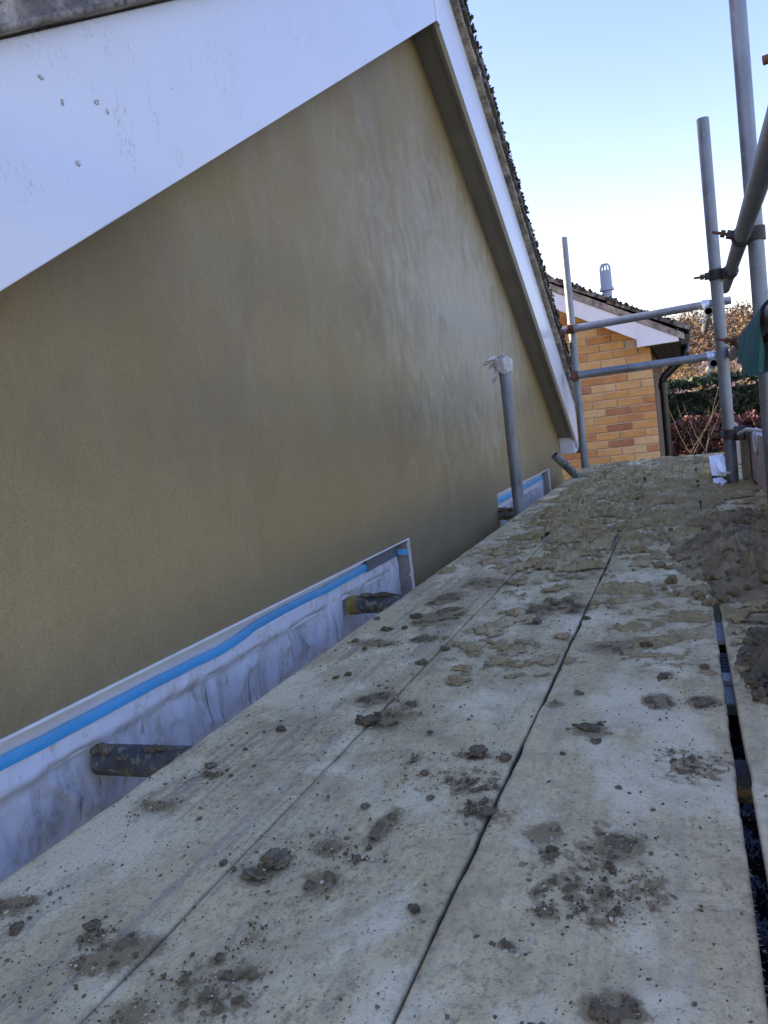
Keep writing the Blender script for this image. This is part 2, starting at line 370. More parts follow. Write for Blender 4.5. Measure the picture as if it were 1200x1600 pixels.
# polythene, tape, glass
k = NT('milky_polythene', .28, .5)
dr = k.noise(11, 5, .6, (1, 1.6, .30), dist=.8); dr2 = k.noise(26, 4, .6, (1, 2.0, .25), dist=.5, loc=(4, 1, 0)); sm = k.ramp(k.noise(5, 4, .6), [(.38, .15), (.56, 1.)])
z = k.xyz()[2]
low = k.ramp(k.math('ADD', k.math('MULTIPLY', z, -8.), .0), [(.18, 0.), (.42, 1.)])
clear = k.math('MULTIPLY', low, k.math('ADD', k.math('MULTIPLY', k.math('MULTIPLY', k.ramp(dr, [(.50, 0.), (.70, 1.)]), sm), .26), k.math('MULTIPLY', k.math('MULTIPLY', k.ramp(dr2, [(.60, 0.), (.66, 1.)]), sm), .42)))
al = k.math('SUBTRACT', k.math('SUBTRACT', .95, k.math('MULTIPLY', low, .17)), clear, True)
sx = k.noise(28, 5, .65, loc=(9, 2, 3))
c = k.mix(k.math('MULTIPLY', k.ramp(sx, [(.54, 0.), (.64, 1.)]), .65), (.84, .85, .87), (.60, .56, .42))
k.color(c); k.link(al, k.b.inputs['Alpha']); k.b.inputs['Roughness'].default_value = .17
def crease(sc, loc): return k.math('POWER', k.math('SUBTRACT', 1., k.math('MULTIPLY', k.math('ABSOLUTE', k.math('SUBTRACT', k.noise(sc, 2, .5, (1, 1, .6), loc=loc, dist=.5), .5)), 2.)), 9.)
b0 = k.bump(crease(6, (1, 1, 1)), .28, .016); b1 = k.bump(crease(17, (5, 2, 1)), .22, .006, b0); k.bump(k.noise(50, 3, .6, (1, 1, .5)), .2, .003, b1)
M_POLY = k.m
k = NT('white_polythene_scrap', .4, .4); k.color((.72, .70, .66)); k.b.inputs['Alpha'].default_value = .85; M_SCRAP = k.m
M_TAPE = simple('blue_tape', (.075, .40, .74), .45, .06, 20, bump=.1)
M_DUCT = simple('grey_tape', (.17, .18, .20), .35, .1, 20)
k = NT('dark_glass', .06, .5); k.color((.10, .115, .135)); M_GLASS = k.m
k = NT('black_polythene', .16, .5); k.color((.008, .009, .014)); k.bump(k.noise(30, 3, .6), .5, .01); M_BLACK = k.m

# ------------------------------------------------------------------ ground and far hill
k = NT('ground_grass', .95, .1); a = k.noise(.6, 6, .6)
k.color(k.mix(a, (.045, .055, .025), (.13, .11, .06))); M_GROUND = k.m
GZ = -2.3
xs = np.concatenate([np.linspace(-400, -30, 24), np.linspace(-28, 28, 30), np.linspace(30, 400, 24)])
ys = np.concatenate([np.linspace(-60, 30, 24), np.linspace(33, 320, 60), np.linspace(340, 1500, 20)])
Xg, Yg = np.meshgrid(xs, ys)
def terrain(x, y):
    h = GZ + sstep(18, 60, y)*1.6 + sstep(50, 220, y)*13.0 + 3.5*fbm(x/60, y/60, 4)*sstep(60, 160, y)
    return h
Zg = terrain(Xg, Yg)
me, _ = grid_mesh('ground', np.stack([Xg, Yg, Zg], -1))
struct(link('ground', me, M_GROUND, smooth=True))

# ------------------------------------------------------------------ scaffold boards (planks run along y)
PATCH = [(-.457,.477,.032,.027),(-.480,.452,.018,.014),(-.338,.590,.017,.022),(-.315,.690,.012,.033),(-.359,.648,.019,.017),(-.402,.598,.018,.02),(-.362,.507,.010,.013),(-.612,.507,.023,.018),(-.597,.703,.025,.012),(-.46,1.059,.028,.036),(-.412,.984,.028,.045),(-.538,1.691,.045,.069),(-.516,1.52,.055,.08),(-.576,1.342,.04,.022),(-.491,1.357,.025,.028),(-.153,.702,.018,.024),(-.088,.683,.021,.024),(-.073,.486,.018,.017),(-.138,.945,.024,.022),(-.063,1.045,.018,.034),(-.058,1.146,.014,.022),(-.011,1.048,.017,.022),(-.136,.58,.011,.006),(-.157,.533,.008,.006),(-.407,.415,.014,.014),(-.338,.848,.009,.015),(-.263,.865,.027,.009),(-.197,1.027,.012,.013),(-.319,.633,.012,.005),(-.5,.481,.012,.012),(-.58,.784,.017,.012),(-.404,1.029,.012,.016),(-.14,1.296,.04,.044),(-.486,1.846,.067,.08),(-.287,1.568,.066,.078),(-.12,.452,.008,.006),(.12,.90,.03,.05),(.10,1.45,.06,.05)]
SPLAT = [(-.115,.668,.05,.05),(-.11,.605,.036,.04),(-.066,.623,.024,.03),(-.221,.735,.028,.03),(-.27,.80,.05,.03),(-.36,.45,.04,.03),(-.02,.86,.04,.04)]
BY0, BY1 = -.5, 5.56
def far_cover(x, y):
    start = 1.62 + .9*sstep(-.35, -.62, x) - .05*np.sin(x*9)
    f = sstep(-.75, .85, y-start)
    f = f*(1 - .75*sstep(-.50, -.62, x)*sstep(2.0, 2.6, y)) * (1-.55*sstep(4.4, 5.3, y))
    f = f*(1-.35*sstep(.05, .12, x))
    return f
def dirt(x, y):
    n1 = fbm(x*22, y*22, 3, 4); n2 = fbm(x*75, y*75, 11, 4); n3 = fbm(x*9, y*6, 21, 4); n4 = fbm(x*200, y*200, 31, 2)
    cov = np.full(x.shape, -1.)
    for cx, cy, rx, ry in PATCH:
        e = np.sqrt(((x-cx)/rx)**2+((y-cy)/ry)**2)
        cov = np.maximum(cov, 1.0-e+(n1-.5)*1.3+(n2-.5)*.8)
    spl = np.zeros(x.shape)
    for cx, cy, rx, ry in SPLAT:
        spl = np.maximum(spl, np.clip(1.25-np.sqrt(((x-cx)/rx)**2+((y-cy)/ry)**2), 0, 1))
    cov = np.maximum(cov, np.where(spl > 0, (n2*.65+n4*.5-.70+spl*.16)*3.2, -1))
    fc = far_cover(x, y)
    fcv = (fc*1.05 + (n3-.5)*2.3 + (n1-.5)*2.0 + (n2-.5)*1.1 - .56)*1.3
    fcv = np.where(fc < .06, -1., fcv)
    rid = 1-np.abs(fbm(x*10, y*24, 41, 4)*2-1)
    hp = np.clip(cov*2, 0, 1)*(.0003+.0008*np.clip(cov, 0, 1)*n1+.0022*np.clip(n2-.5, 0, 1)+.0016*np.clip(n4-.5, 0, 1))
    hf = np.clip(fcv*1.1, 0, 1)*(.0012+.030*np.clip(rid-.50, 0, 1)**1.2*fc+.026*np.clip(n2-.46, 0, 1)*fc+.020*np.clip(n1-.52, 0, 1)*fc+.010*np.clip(n4-.55, 0, 1))
    lump = np.clip(np.maximum(n1-.52, 0)*3+np.maximum(n2-.54, 0)*4, 0, 1)
    hp = np.where((cov > .22) & (lump > .34), .0003+.0030*lump*np.clip((cov-.15)*1.6, 0, 1)*(.5+n4), 0)
    h = np.maximum(hp, hf); h[(hp <= 0) & (fcv < .02)] = 0
    damp = np.clip(np.maximum(sstep(-.7, .3, cov)*.7, sstep(-.6, .4, fcv)*.75), 0, 1)
    return h, damp, cov, fcv
yl = [BY0]
while yl[-1] < BY1:
    y = yl[-1]; yl.append(y + (.03 if y < .25 else .0045+.0023*max(0, y-.4)))
YL = np.array(yl); YL[-1] = BY1
boards = [(-.665, -.4408, 'grey dusty scaffold board nearest the rendered wall, pinkish wood grain showing', 0),
          (-.4388, -.2175, 'dusty scaffold board second from the rendered wall, damp round patches on it', 0),
          (-.2130, .0165, 'dusty scaffold board with splintered edge beside the wide black gap', 0),
          (.032, .236, 'scaffold board beside the toe board, carrying the mortar heaps', 0)]
for bi, (x0, x1, lab, dz) in enumerate(boards):
    nx = 46
    u = np.linspace(0, 1, nx); u = np.sort(np.concatenate([u, [.004, .012, .988, .996]])); nx = len(u)
    Ub, Yb = np.meshgrid(u, YL)
    wl_ = (fbm(YL*14, YL*0+bi*5, 51, 5)-.5)*.007; wr_ = (fbm(YL*14, YL*0+bi*5+2.5, 52, 5)-.5)*.007
    if bi == 2: wr_ = wr_*1.0 + (fbm(YL*120, YL*0, 53, 3)-.5)*.003
    e0 = x0+np.clip(wl_, -.0007, .003); e1 = x1+np.clip(wr_, -.003, .0007)
    if bi == 3: e0 = e0-.032+.0165+np.maximum(.0180-.0047*YL, .004)
    Xb = e0[:,None]*(1-Ub)+e1[:,None]*Ub
    ed = np.minimum(Ub, 1-Ub)*(x1-x0)
    warp = .0015*(fbm(Xb*4, Yb*1.2, 60+bi, 2)-.5)*2
    Zb = warp - .0025*np.exp(-ed/.0013) + .0010*(fbm(Xb*90, Yb*12, 70, 3)-.5) + .0016*(fbm(Xb*30, Yb*30, 73, 4)-.5) + (0, -.002, 0, -.003)[bi]
    _, damp, pcv, _ = dirt(Xb, Yb)
    rim = np.exp(-ed/.0014)*.35
    top = np.stack([Xb, Yb, Zb], -1)
    # side skirts and underside
    def sk(col, z, dx): p = top[:, col].copy(); p[:,2] = z; p[:,0] += dx; return p[:,None]
    P = np.concatenate([sk(-1, -.037, -.002), sk(0, -.037, .002), top[:,:1]+np.array([-.0005,0,-.006]), top, top[:,-1:]+np.array([.0005,0,-.006]), sk(-1, -.037, -.002)], 1)
    D = np.concatenate([damp[:,:1]*0, damp[:,:1]*0, damp[:,:1], damp, damp[:,-1:], damp[:,:1]*0], 1)
    SA_ = np.concatenate([pcv[:,:1]*0-1, pcv[:,:1]*0-1, pcv[:,:1], pcv, pcv[:,-1:], pcv[:,:1]*0-1], 1)
    Eg = np.concatenate([rim[:,:1]*0+1, rim[:,:1]*0+1, rim[:,:1]*0+1, rim, rim[:,-1:]*0+1, rim[:,:1]*0+1], 1)
    me, used = grid_mesh('scaffold_board', P[:, ::-1])
    attr(me, 'damp', D[:, ::-1].reshape(-1)[used]); attr(me, 'edge', Eg[:, ::-1].reshape(-1)[used]); attr(me, 'stain', np.clip(SA_[:, ::-1].reshape(-1)[used], -1, 1))
    # end caps
    o = link('scaffold_board', me, M_BOARD, smooth=True)
    try: o.data.set_sharp_from_angle(angle=RAD(50))
    except Exception: pass
    tag(o, lab, 'scaffold board', 'boards of the scaffold platform')
    cap = MB().box((x0+.002, BY1+.0005, -.037), (x1-.002, BY1+.0022, -.002)).build('end_band', M_TRIM, o)
    if bi == 2:                        # splintered fibres along the broken edge
        rnd = random.Random(5); fb = MB()
        for i in range(170):
            y = rnd.choice((rnd.gauss(.62, .045), rnd.gauss(.54, .03), rnd.uniform(.42, 1.05))); L = rnd.uniform(.0015, .0055)*(1.2 if .5 < y < .68 else .6)
            a = rnd.uniform(-.9, .5); x = .0152+rnd.uniform(-.003, .001); z = -.003+rnd.uniform(-.004, .001); w = rnd.uniform(.0002, .0006)
            d = Vector((math.cos(a), math.sin(a), rnd.uniform(-.5, .25))).normalized()*L; n = Vector((-d.y, d.x, 0)).normalized()*w
            p = Vector((x, y, z)); fb.add([p-n, p+n, p+d, p+Vector((0, 0, -w*1.5))], [(0, 1, 2), (1, 3, 2), (3, 0, 2)])
        f = fb.build('wood_fibres', M_FIBRE, o); f['kind'] = 'stuff'

# trodden mortar lying on the boards
ymask = YL > .38; Ys = YL[ymask]
Xs_ = np.arange(-.662, .236, .0044)
Xm, Ym = np.meshgrid(Xs_, Ys)
Hm, _, Cp, Cf = dirt(Xm, Ym); Cm = np.maximum(Cp-.25, Cf)
keep_gap = np.ones(Xm.shape, bool)
for gx0, gx1 in ((-.4425, -.4372), (-.2195, -.2110), (.0135, .0345)):
    g1_ = gx1 if gx0 < 0 else .0165+np.maximum(.0180-.0047*Ym, .004)+.0025
    keep_gap &= ~((Xm > gx0) & (Xm < g1_) & ((fbm(Ym*5, Ym*0+gx0*50, 81, 3) > np.where(Ym < 1.75, .34, .54))))
Hm = Hm*keep_gap
Zm = np.where(Hm > 0, Hm+.0004, -.004)
q = (Hm[:-1,:-1] > 0).astype(int)+(Hm[1:,:-1] > 0)+(Hm[:-1,1:] > 0)+(Hm[1:,1:] > 0)
g_ok = keep_gap[:-1,:-1] & keep_gap[1:,:-1] & keep_gap[:-1,1:] & keep_gap[1:,1:]
me, used = grid_mesh('spilled_mortar', np.stack([Xm, Ym, Zm], -1), (q >= 1) & g_ok); attr(me, 'cover', Cm.reshape(-1)[used]); attr(me, 'wet', (Cp > Cf).reshape(-1)[used].astype(float))
o = link('spilled_mortar', me, M_MUD, smooth=True)
tag(o, 'thin trodden brown mortar smeared over the far scaffold boards', 'mortar', kind='stuff')

def lump_mesh(name, r, seed, flat=.7, sub=3, rough=.45):
    bm = bmesh.new(); bmesh.ops.create_icosphere(bm, subdivisions=sub, radius=1)
    co = np.array([v.co[:] for v in bm.verts])
    d = 1+rough*1.2*(fbm(co[:,0]*1.7+co[:,2]*1.1+seed*3.7, co[:,1]*1.7-co[:,2]*.9+seed, seed, 4)-.5)+rough*.9*(fbm(co[:,0]*4+co[:,2]*2.3+seed, co[:,1]*4-co[:,2]*3.1, seed+3, 4)-.5)+rough*.35*(np.abs(fbm(co[:,0]*9+co[:,2]*5, co[:,1]*9+co[:,2]*7+seed, seed+5, 3)-.5)*2-.3)
    rs = np.random.RandomState(seed); sc = np.array([rs.uniform(.8, 1.3), rs.uniform(.75, 1.15), flat])
    co = co*d[:,None]*sc*r; co[:,2] = np.maximum(co[:,2], -.35*r*flat)
    for v, c in zip(bm.verts, co): v.co = c
    me = bpy.data.meshes.new(name); bm.to_mesh(me); bm.free(); return me

def heap(name, label, x0, x1, y0, y1, hfun, mat, lumps, seed, step=.0042):
    xs = np.arange(x0, x1, step); ys = np.arange(y0, y1, step*1.3); Xh, Yh = np.meshgrid(xs, ys)
    Hh = hfun(Xh, Yh)
    w1 = np.clip(1-worley(Xh*26, Yh*22, seed), 0, 1); w2 = np.clip(1-worley(Xh*60, Yh*52, seed+2), 0, 1)
    n = fbm(Xh*18, Yh*18, seed, 4); mk = np.clip(Hh/.015, 0, 1)
    Z = Hh*(.35+1.1*n)+mk*(.040*w1**1.6*(.1+n)+.020*w2*w2*(.3+n))+.003*fbm(Xh*120, Yh*120, seed+9, 3)*mk-.002
    Z = np.where(Hh > .0012, Z, -.004)
    me, _ = grid_mesh(name, np.stack([Xh, Yh, Z], -1), (Hh[:-1,:-1] > 0))
    o = link(name, me, mat, smooth=True)
    bm = bmesh.new(); bm.from_mesh(o.data)
    for i, (lx, ly, lz, r) in enumerate(lumps):
        m2 = lump_mesh('t', r, seed*50+i, .85, 3, 1.45); m2.transform(Matrix.Translation((lx, ly, lz)) @ Matrix.Rotation(i*1.3, 4, 'Z')); bm.from_mesh(m2); bpy.data.meshes.remove(m2)
    bm.to_mesh(o.data); bm.free(); o.data.polygons.foreach_set('use_smooth', [True]*len(o.data.polygons))
    return tag(o, label, 'mortar heap', 'heaps of mortar on the boards')
rnd = random.Random(3)
def h1(x, y):
    e = np.exp(-(((x-.14)/.125)**2+((y-2.05)/.40)**2)**1.3)
    e2 = .55*np.exp(-(((x+.0)/.07)**2+((y-2.05)/.22)**2))
    e3 = .5*np.exp(-(((x-.10)/.16)**2+((y-2.55)/.3)**2)**2)
    return np.clip((e*.028+e2*.020+e3*.014)*(.35+1.3*fbm(x*13, y*9, 91, 3))-.003, 0, 1)
L1 = []
for i in range(420):
    x = rnd.gauss(.11, .09); y = rnd.gauss(2.08, .30)
    if x > .222 or x < -.11 or y > 2.85 or y < 1.5: continue
    hh = float(h1(np.array([[x]]), np.array([[y]]))[0, 0]); L1.append((x, y, hh*1.15+.004, rnd.uniform(.004, .022)*(.65+hh*14)*rnd.uniform(.5, 1.1)))
heap('mortar_heap', 'large lumpy heap of damp mortar against the toe board', -.15, .238, 1.5, 2.9, h1, M_HEAP, L1, 5)
def h2(x, y): return np.clip(np.exp(-(((x-.105)/.055)**2+((y-1.2)/.12)**2)**1.5)*.015-.0012, 0, 1)
rnd = random.Random(31)
L2 = [(.075, 1.30, .010, .014), (.060, 1.10, .008, .014), (.10, 1.16, .016, .013), (.095, 1.24, .014, .012), (.13, 1.2, .016, .014), (.085, 1.06, .006, .010)]
for i in range(60):
    x = rnd.gauss(.10, .035); y = rnd.gauss(1.19, .085); r = rnd.uniform(.003, .012)
    if x > .042+r and x < .22: L2.append((x, y, float(h2(np.array([x]), np.array([y]))[0])*1.1+.002, r))
heap('mortar_heap', 'small heap of brown mortar clods right of the black gap', .03, .236, 1.0, 1.42, h2, M_CLOD, L2, 9, .004)

CL = [(-.44,.957,.0127,'dark mortar clod sitting on the narrow joint between the left boards'),(-.262,.87,.0128,'flat dark mortar clod on the second board beside the black joint'),(-.557,.924,.0074,0),(-.58,.477,.0062,'small round clod near the lower left corner, on the first board'),(-.35,.727,.0044,0),(-.24,.564,.0047,0),(-.395,.612,.0150,'crumbly mortar clod at the edge of a damp patch on the second board'),(-.51,.493,.0066,'brown clod just above the big damp patch on the first board'),(-.163,.873,.0039,0),(-.59,1.431,.009,0),(-.555,1.437,.0077,0),(-.445,1.215,.0088,0),(-.429,1.293,.008,0),(-.293,1.457,.01,0),(-.645,1.519,.0069,0),(-.436,.983,.0056,0),(-.34,.926,.0043,0),(-.586,1.302,.006,0),(-.005,1.18,.007,'single round clod left of the black gap'),(-.062,1.138,.0078,0),(-.205,1.471,.0075,0),(-.131,.911,.0057,0),(-.142,.949,.0117,'flat broken clod on the third board above the splatter'),(-.227,.859,.0065,0),(-.556,1.157,.0065,0),(-.572,1.141,.0054,0),(-.594,.804,.0061,0),(-.145,.669,.0051,0),(-.157,.535,.0039,0),(-.56,1.525,.0122,'lumpy clod near the second putlog on the first board'),(-.09,1.293,.0088,0),(-.169,1.072,.0056,0),(-.627,1.353,.0075,0),(-.447,.602,.0041,0),(-.41,.588,.008,0)]
CLAB = {2: 'small clod on the first board level with the nearest putlog', 4: 'tiny clod in the middle of the second board, away from patches', 5: 'tiny clod beside the black joint at the bottom, with a white speck next to it', 8: 'tiny clod on the third board between two flat clods', 9: 'dark clod near the wall edge of the first board by the second putlog', 10: 'dark clod right of the pair by the second putlog on the first board', 11: 'clod on the first narrow joint, above the big dark clod', 12: 'flat clod at the far end of the first narrow joint', 13: 'clod on the second board near the far mortar spill', 14: 'clod at the very edge of the first board under the second putlog', 15: 'small clod touching the big dark clod on the narrow joint', 16: 'tiny clod on the second board right of the big joint clod', 17: 'tiny clod on a brown smear near the edge of the first board', 19: 'clod on the third board between damp patches left of the wide gap', 20: 'clod in the black joint near the far mortar spill', 21: 'small clod just below the flat broken clod on the third board', 23: 'small clod at the tip of the flat dark clod by the black joint', 24: 'right one of two small clods in the middle of the first board', 25: 'left one of two small clods in the middle of the first board', 26: 'clod on the first board close to the nearest putlog', 27: 'dark crumb inside the big splatter on the third board', 28: 'small clod at the lower end of the splatter on the third board', 30: 'clod on the third board below the far mortar spill', 31: 'small clod right of the black joint, third board middle', 32: 'small clod near the edge of the first board by the brown smear', 33: 'tiny clod left of the crumbly clod at the first narrow joint', 34: 'lower companion of the crumbly clod on the second board'}
for i, (x, y, r, lab) in enumerate(CL):
    o = link('mortar_clod', lump_mesh('mortar_clod', r*.92, 200+i, .60, 4, .95), M_CLOD, smooth=True)
    o.location = (x, y, r*.2+.0005); o.rotation_euler.z = i*1.7
    if i in (1, 22): o.scale = (1.35, .8, .6)
    tag(o, lab or CLAB[i], 'clod', 'mortar clods on the boards')
# fine crumbs and grit, nobody could count them
rs = np.random.RandomState(7)
gphi = 1.618
base = np.array([(-1,gphi,0),(1,gphi,0),(-1,-gphi,0),(1,-gphi,0),(0,-1,gphi),(0,1,gphi),(0,-1,-gphi),(0,1,-gphi),(gphi,0,-1),(gphi,0,1),(-gphi,0,-1),(-gphi,0,1)], float)/1.9
bf = np.array([(0,11,5),(0,5,1),(0,1,7),(0,7,10),(0,10,11),(1,5,9),(5,11,4),(11,10,2),(10,7,6),(7,1,8),(3,9,4),(3,4,2),(3,2,6),(3,6,8),(3,8,9),(4,9,5),(2,4,11),(6,2,10),(8,6,7),(9,8,1)])
N = 15000
cx = rs.uniform(-.66, .23, N); cy = .4+5.0*rs.rand(N)**2.0
sz = np.clip(rs.lognormal(-7.45, .55, N), .0002, .0036)*(1+.35*np.clip(cy-.5, 0, 2))
nn = 2600; pi_ = rs.randint(0, len(PATCH), nn); PA = np.array(PATCH)
cx[:nn] = PA[pi_, 0]+rs.randn(nn)*PA[pi_, 2]*1.1; cy[:nn] = PA[pi_, 1]+rs.randn(nn)*PA[pi_, 3]*1.1
n2 = 1500; si = rs.randint(0, len(SPLAT), n2); SA = np.array(SPLAT)
cx[nn:nn+n2] = SA[si, 0]+rs.randn(n2)*SA[si, 2]*.6; cy[nn:nn+n2] = SA[si, 1]+rs.randn(n2)*SA[si, 3]*.6
sz[nn:nn+n2] *= .8
ok = (cx > -.66) & (cx < .23) & (cy > .38) & ~((cx > -.4435) & (cx < -.437)) & ~((cx > -.2195) & (cx < -.2115)) & ~((cx > .012) & (cx < .036))
cx, cy, sz = cx[ok], cy[ok], sz[ok]
hz, _, _, _ = dirt(cx[:,None], cy[:,None]); hz = hz[:,0]
def scatter_mesh(cx, cy, cz, sz, name):
    n = len(cx); th = rs.rand(n)*6.28; V = base[None]*rs.uniform(.6, 1.35, (n, 12, 1))*np.stack([rs.uniform(.8, 1.4, n), rs.uniform(.7, 1.2, n), rs.uniform(.45, .9, n)], -1)[:,None]
    c, s_ = np.cos(th)[:,None], np.sin(th)[:,None]
    V = np.stack([V[...,0]*c-V[...,1]*s_, V[...,0]*s_+V[...,1]*c, V[...,2]], -1)*sz[:,None,None]
    V[...,0] += cx[:,None]; V[...,1] += cy[:,None]; V[...,2] += (cz+sz*.25)[:,None]
    F = bf[None]+12*np.arange(n)[:,None,None]
    return raw_mesh(name, V.reshape(-1, 3), F.reshape(-1, 3))
pale = rs.rand(len(cx)) < .36
o = link('mortar_crumbs', scatter_mesh(cx[~pale], cy[~pale], hz[~pale], sz[~pale], 'mortar_crumbs'), M_CLOD)
tag(o, 'tiny brown mortar crumbs and grit strewn over all the boards', 'crumbs', kind='stuff')
k = NT('pale_grit', .9, .2); k.color((.60, .52, .36)); M_GRIT = k.m
o = link('pale_grit', scatter_mesh(cx[pale], cy[pale], hz[pale], sz[pale]*.72, 'pale_grit'), M_GRIT)
tag(o, 'pale specks of dried grit sprinkled on the boards', 'grit', kind='stuff')

# ------------------------------------------------------------------ rendered gable house
XW, XB = -.85, -.735
AY, AZ = 3.0, 1.862                     # apex of the bargeboards' lower edge
SN, SF = .553, .632                     # slopes towards and away from the camera
def zlow(y): return AZ-SN*(AY-y) if y < AY else AZ-SF*(y-AY)
def zh(y): return .067-.0066*y          # window head line
house = empty('rendered_house', (XW, 2.9, GZ))
tag(house, 'house with freshly rendered olive brown gable and white bargeboards', 'house')
INV = Matrix.Translation((-XW, -2.9, -GZ))
def hp(o): o.parent = house; o.matrix_parent_inverse = INV; return o
W1 = (.30, 2.335); W2 = (3.60, 5.10); WY0, WY1 = -.02, 5.66; ZS = -1.05
m = MB()
def face_x(poly, x): m.add([(x, a, b) for a, b in poly], [tuple(range(len(poly)))])
def nface(poly, x, sub):
    m.add([(x, a, b) for a, b in poly], [tuple(range(len(poly)))])
face_x([(WY0, zh(WY0)), (WY1, zh(WY1)), (WY1, zlow(WY1)+.06), (AY, AZ+.06), (WY0, zlow(WY0)+.06)], XW)
for a, b in ((WY0, W1[0]), (W1[1], W2[0]), (W2[1], WY1)): face_x([(a, ZS), (b, ZS), (b, zh(b)), (a, zh(a))], XW)
face_x([(WY0, GZ), (WY1, GZ), (WY1, ZS), (WY0, ZS)], XW)
D_ = .13
for a, b in (W1, W2):                   # reveals
    m.add([(XW, a, ZS), (XW-D_, a, ZS), (XW-D_, a, zh(a)), (XW, a, zh(a))], [(0,1,2,3)])
    m.add([(XW, a, zh(a)), (XW-D_, a, zh(a)), (XW-D_, b, zh(b)), (XW, b, zh(b))], [(0,1,2,3)])
    m.add([(XW, a, ZS), (XW-D_, a, ZS), (XW-D_, b, ZS), (XW, b, ZS)], [(0,1,2,3)])
m.add([(XW, WY1, GZ), (-7, WY1, GZ), (-7, WY1, zlow(WY1)+.06), (XW, WY1, zlow(WY1)+.06)], [(0,1,2,3)])
m.add([(XW, WY0, GZ), (-7, WY0, GZ), (-7, WY0, zlow(WY0)+.06), (XW, WY0, zlow(WY0)+.06)], [(0,1,2,3)])
m.add([(-7, WY0, GZ), (-7, WY1, GZ), (-7, WY1, zlow(WY1)+.06), (-7, AY, AZ+.06), (-7, WY0, zlow(WY0)+.06)], [(0,1,2,3,4)])
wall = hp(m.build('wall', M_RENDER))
k = NT('reveal_mortar', .95, .2); a = k.noise(60, 5, .65); k.color(k.mix(a, (.16, .14, .11), (.46, .43, .38))); k.bump(a, .8, .006); M_REVEAL = k.m
for a, b in (W1, W2):
    # crumbly far jamb inside each opening and a thin bead round the head
    ys_, zs_ = 12, 80
    Pj = np.zeros((zs_, ys_, 3)); U, V = np.meshgrid(np.linspace(0, 1, ys_), np.linspace(0, 1, zs_))
    Pj[...,0] = XW-.002-U*(D_-.004); Pj[...,2] = ZS+.01+V*(zh(b)-.004-ZS-.01); Pj[...,1] = b-.003-.010*fbm(U*7, V*90, 90, 4)*np.clip(U*6, 0, 1)
    me, _ = grid_mesh('jamb_mortar', Pj); hp(link('jamb_mortar', me, M_REVEAL, smooth=True))
    bd = MB(); bd.prism([(a, zh(a)-.0035), (b, zh(b)-.0035), (b, zh(b)+.0005), (a, zh(a)+.0005)], 0, XW-.05, XW+.0022)
    bd.box((XW-.012, b-.004, ZS), (XW+.0024, b-.0005, zh(b)-.004))
    hp(bd.build('render_bead', M_BEAD))
    # window: frame, glazing
    w = hp(empty('window')); 
    fm = MB(); FX = -.905
    fm.prism([(a, zh(a)-.060), (b, zh(b)-.060), (b, zh(b)-.006), (a, zh(a)-.006)], 0, FX-.05, FX+.006)
    fm.prism([(a, zh(a)-.098), (b, zh(b)-.098), (b, zh(b)-.0605), (a, zh(a)-.0605)], 0, FX-.055, FX+.001)
    mull = [a+.0, b-.075] + ([1.80] if a < 1 else [4.35])
    for y in mull: fm.box((FX-.052, y, ZS+.06), (FX+.003, y+.075, zh(b)-.0985))
    fm.box((FX-.053, a, ZS), (FX+.004, b, ZS+.06))
    f = fm.build('frame', M_TRIM, w, bevel=.003)
    MB().box((FX-.045, a+.05, ZS+.05), (FX-.03, b-.05, zh(b)-.09)).build('pane', M_GLASS, w)
# bargeboards, soffits, joint strip
HN, HF = .272, .315
n0 = -.35; f1 = 5.775
m = MB(); m.prism([(n0, zlow(n0)), (AY, AZ), (AY, AZ+HN), (n0, zlow(n0)+HN)], 0, XB-.018, XB); bn = hp(m.build('bargeboard', M_WHITE, bevel=.002))
bn['label'] = 'scuffed white bargeboard rising overhead at upper left'
m = MB(); m.prism([(AY+.0005, AZ), (f1, zlow(f1)), (f1, zlow(f1)+HF), (AY+.0005, AZ+HF)], 0, XB-.018, XB); hp(m.build('bargeboard', M_WHITE, bevel=.002))
m = MB(); m.box((XB-.004, AY-.02, AZ-.012), (XB+.0035, AY+.022, AZ+HN+.02)); hp(m.build('joint_strip', M_TRIM))
for s_, (ya, yb_) in enumerate(((n0, AY), (AY+.0005, f1))):
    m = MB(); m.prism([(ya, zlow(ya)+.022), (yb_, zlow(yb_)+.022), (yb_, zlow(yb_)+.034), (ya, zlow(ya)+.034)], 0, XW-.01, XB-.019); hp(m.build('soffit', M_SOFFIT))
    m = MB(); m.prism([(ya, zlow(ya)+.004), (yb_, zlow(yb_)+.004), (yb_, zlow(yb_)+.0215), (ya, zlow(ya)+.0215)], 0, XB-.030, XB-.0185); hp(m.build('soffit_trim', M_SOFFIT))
# eaves box end at the far corner, its gutter
m = MB(); m.box((XW-.6, 5.668, .085), (XB-.020, 5.80, .30)); hp(m.build('eaves_box', M_WHITE, bevel=.002))
m = MB(); m.box((XW-5, 5.802, .09), (XB-.012, 5.82, .33)); hp(m.build('fascia', M_WHITE))
m = MB(); m.prism([(5.823, .17), (5.823, .135), (5.85, .075), (5.91, .075), (5.94, .135), (5.94, .165), (5.934, .165), (5.934, .138), (5.906, .081), (5.855, .081), (5.83, .138), (5.83, .17)], 0, -6.9, -.70); m.box((-.701, 5.824, .077), (-.697, 5.938, .15)); hp(m.build('gutter', simple('black_pvc', (.012, .012, .014), .3, .2))) 
M_PVC = bpy.data.materials['black_pvc']
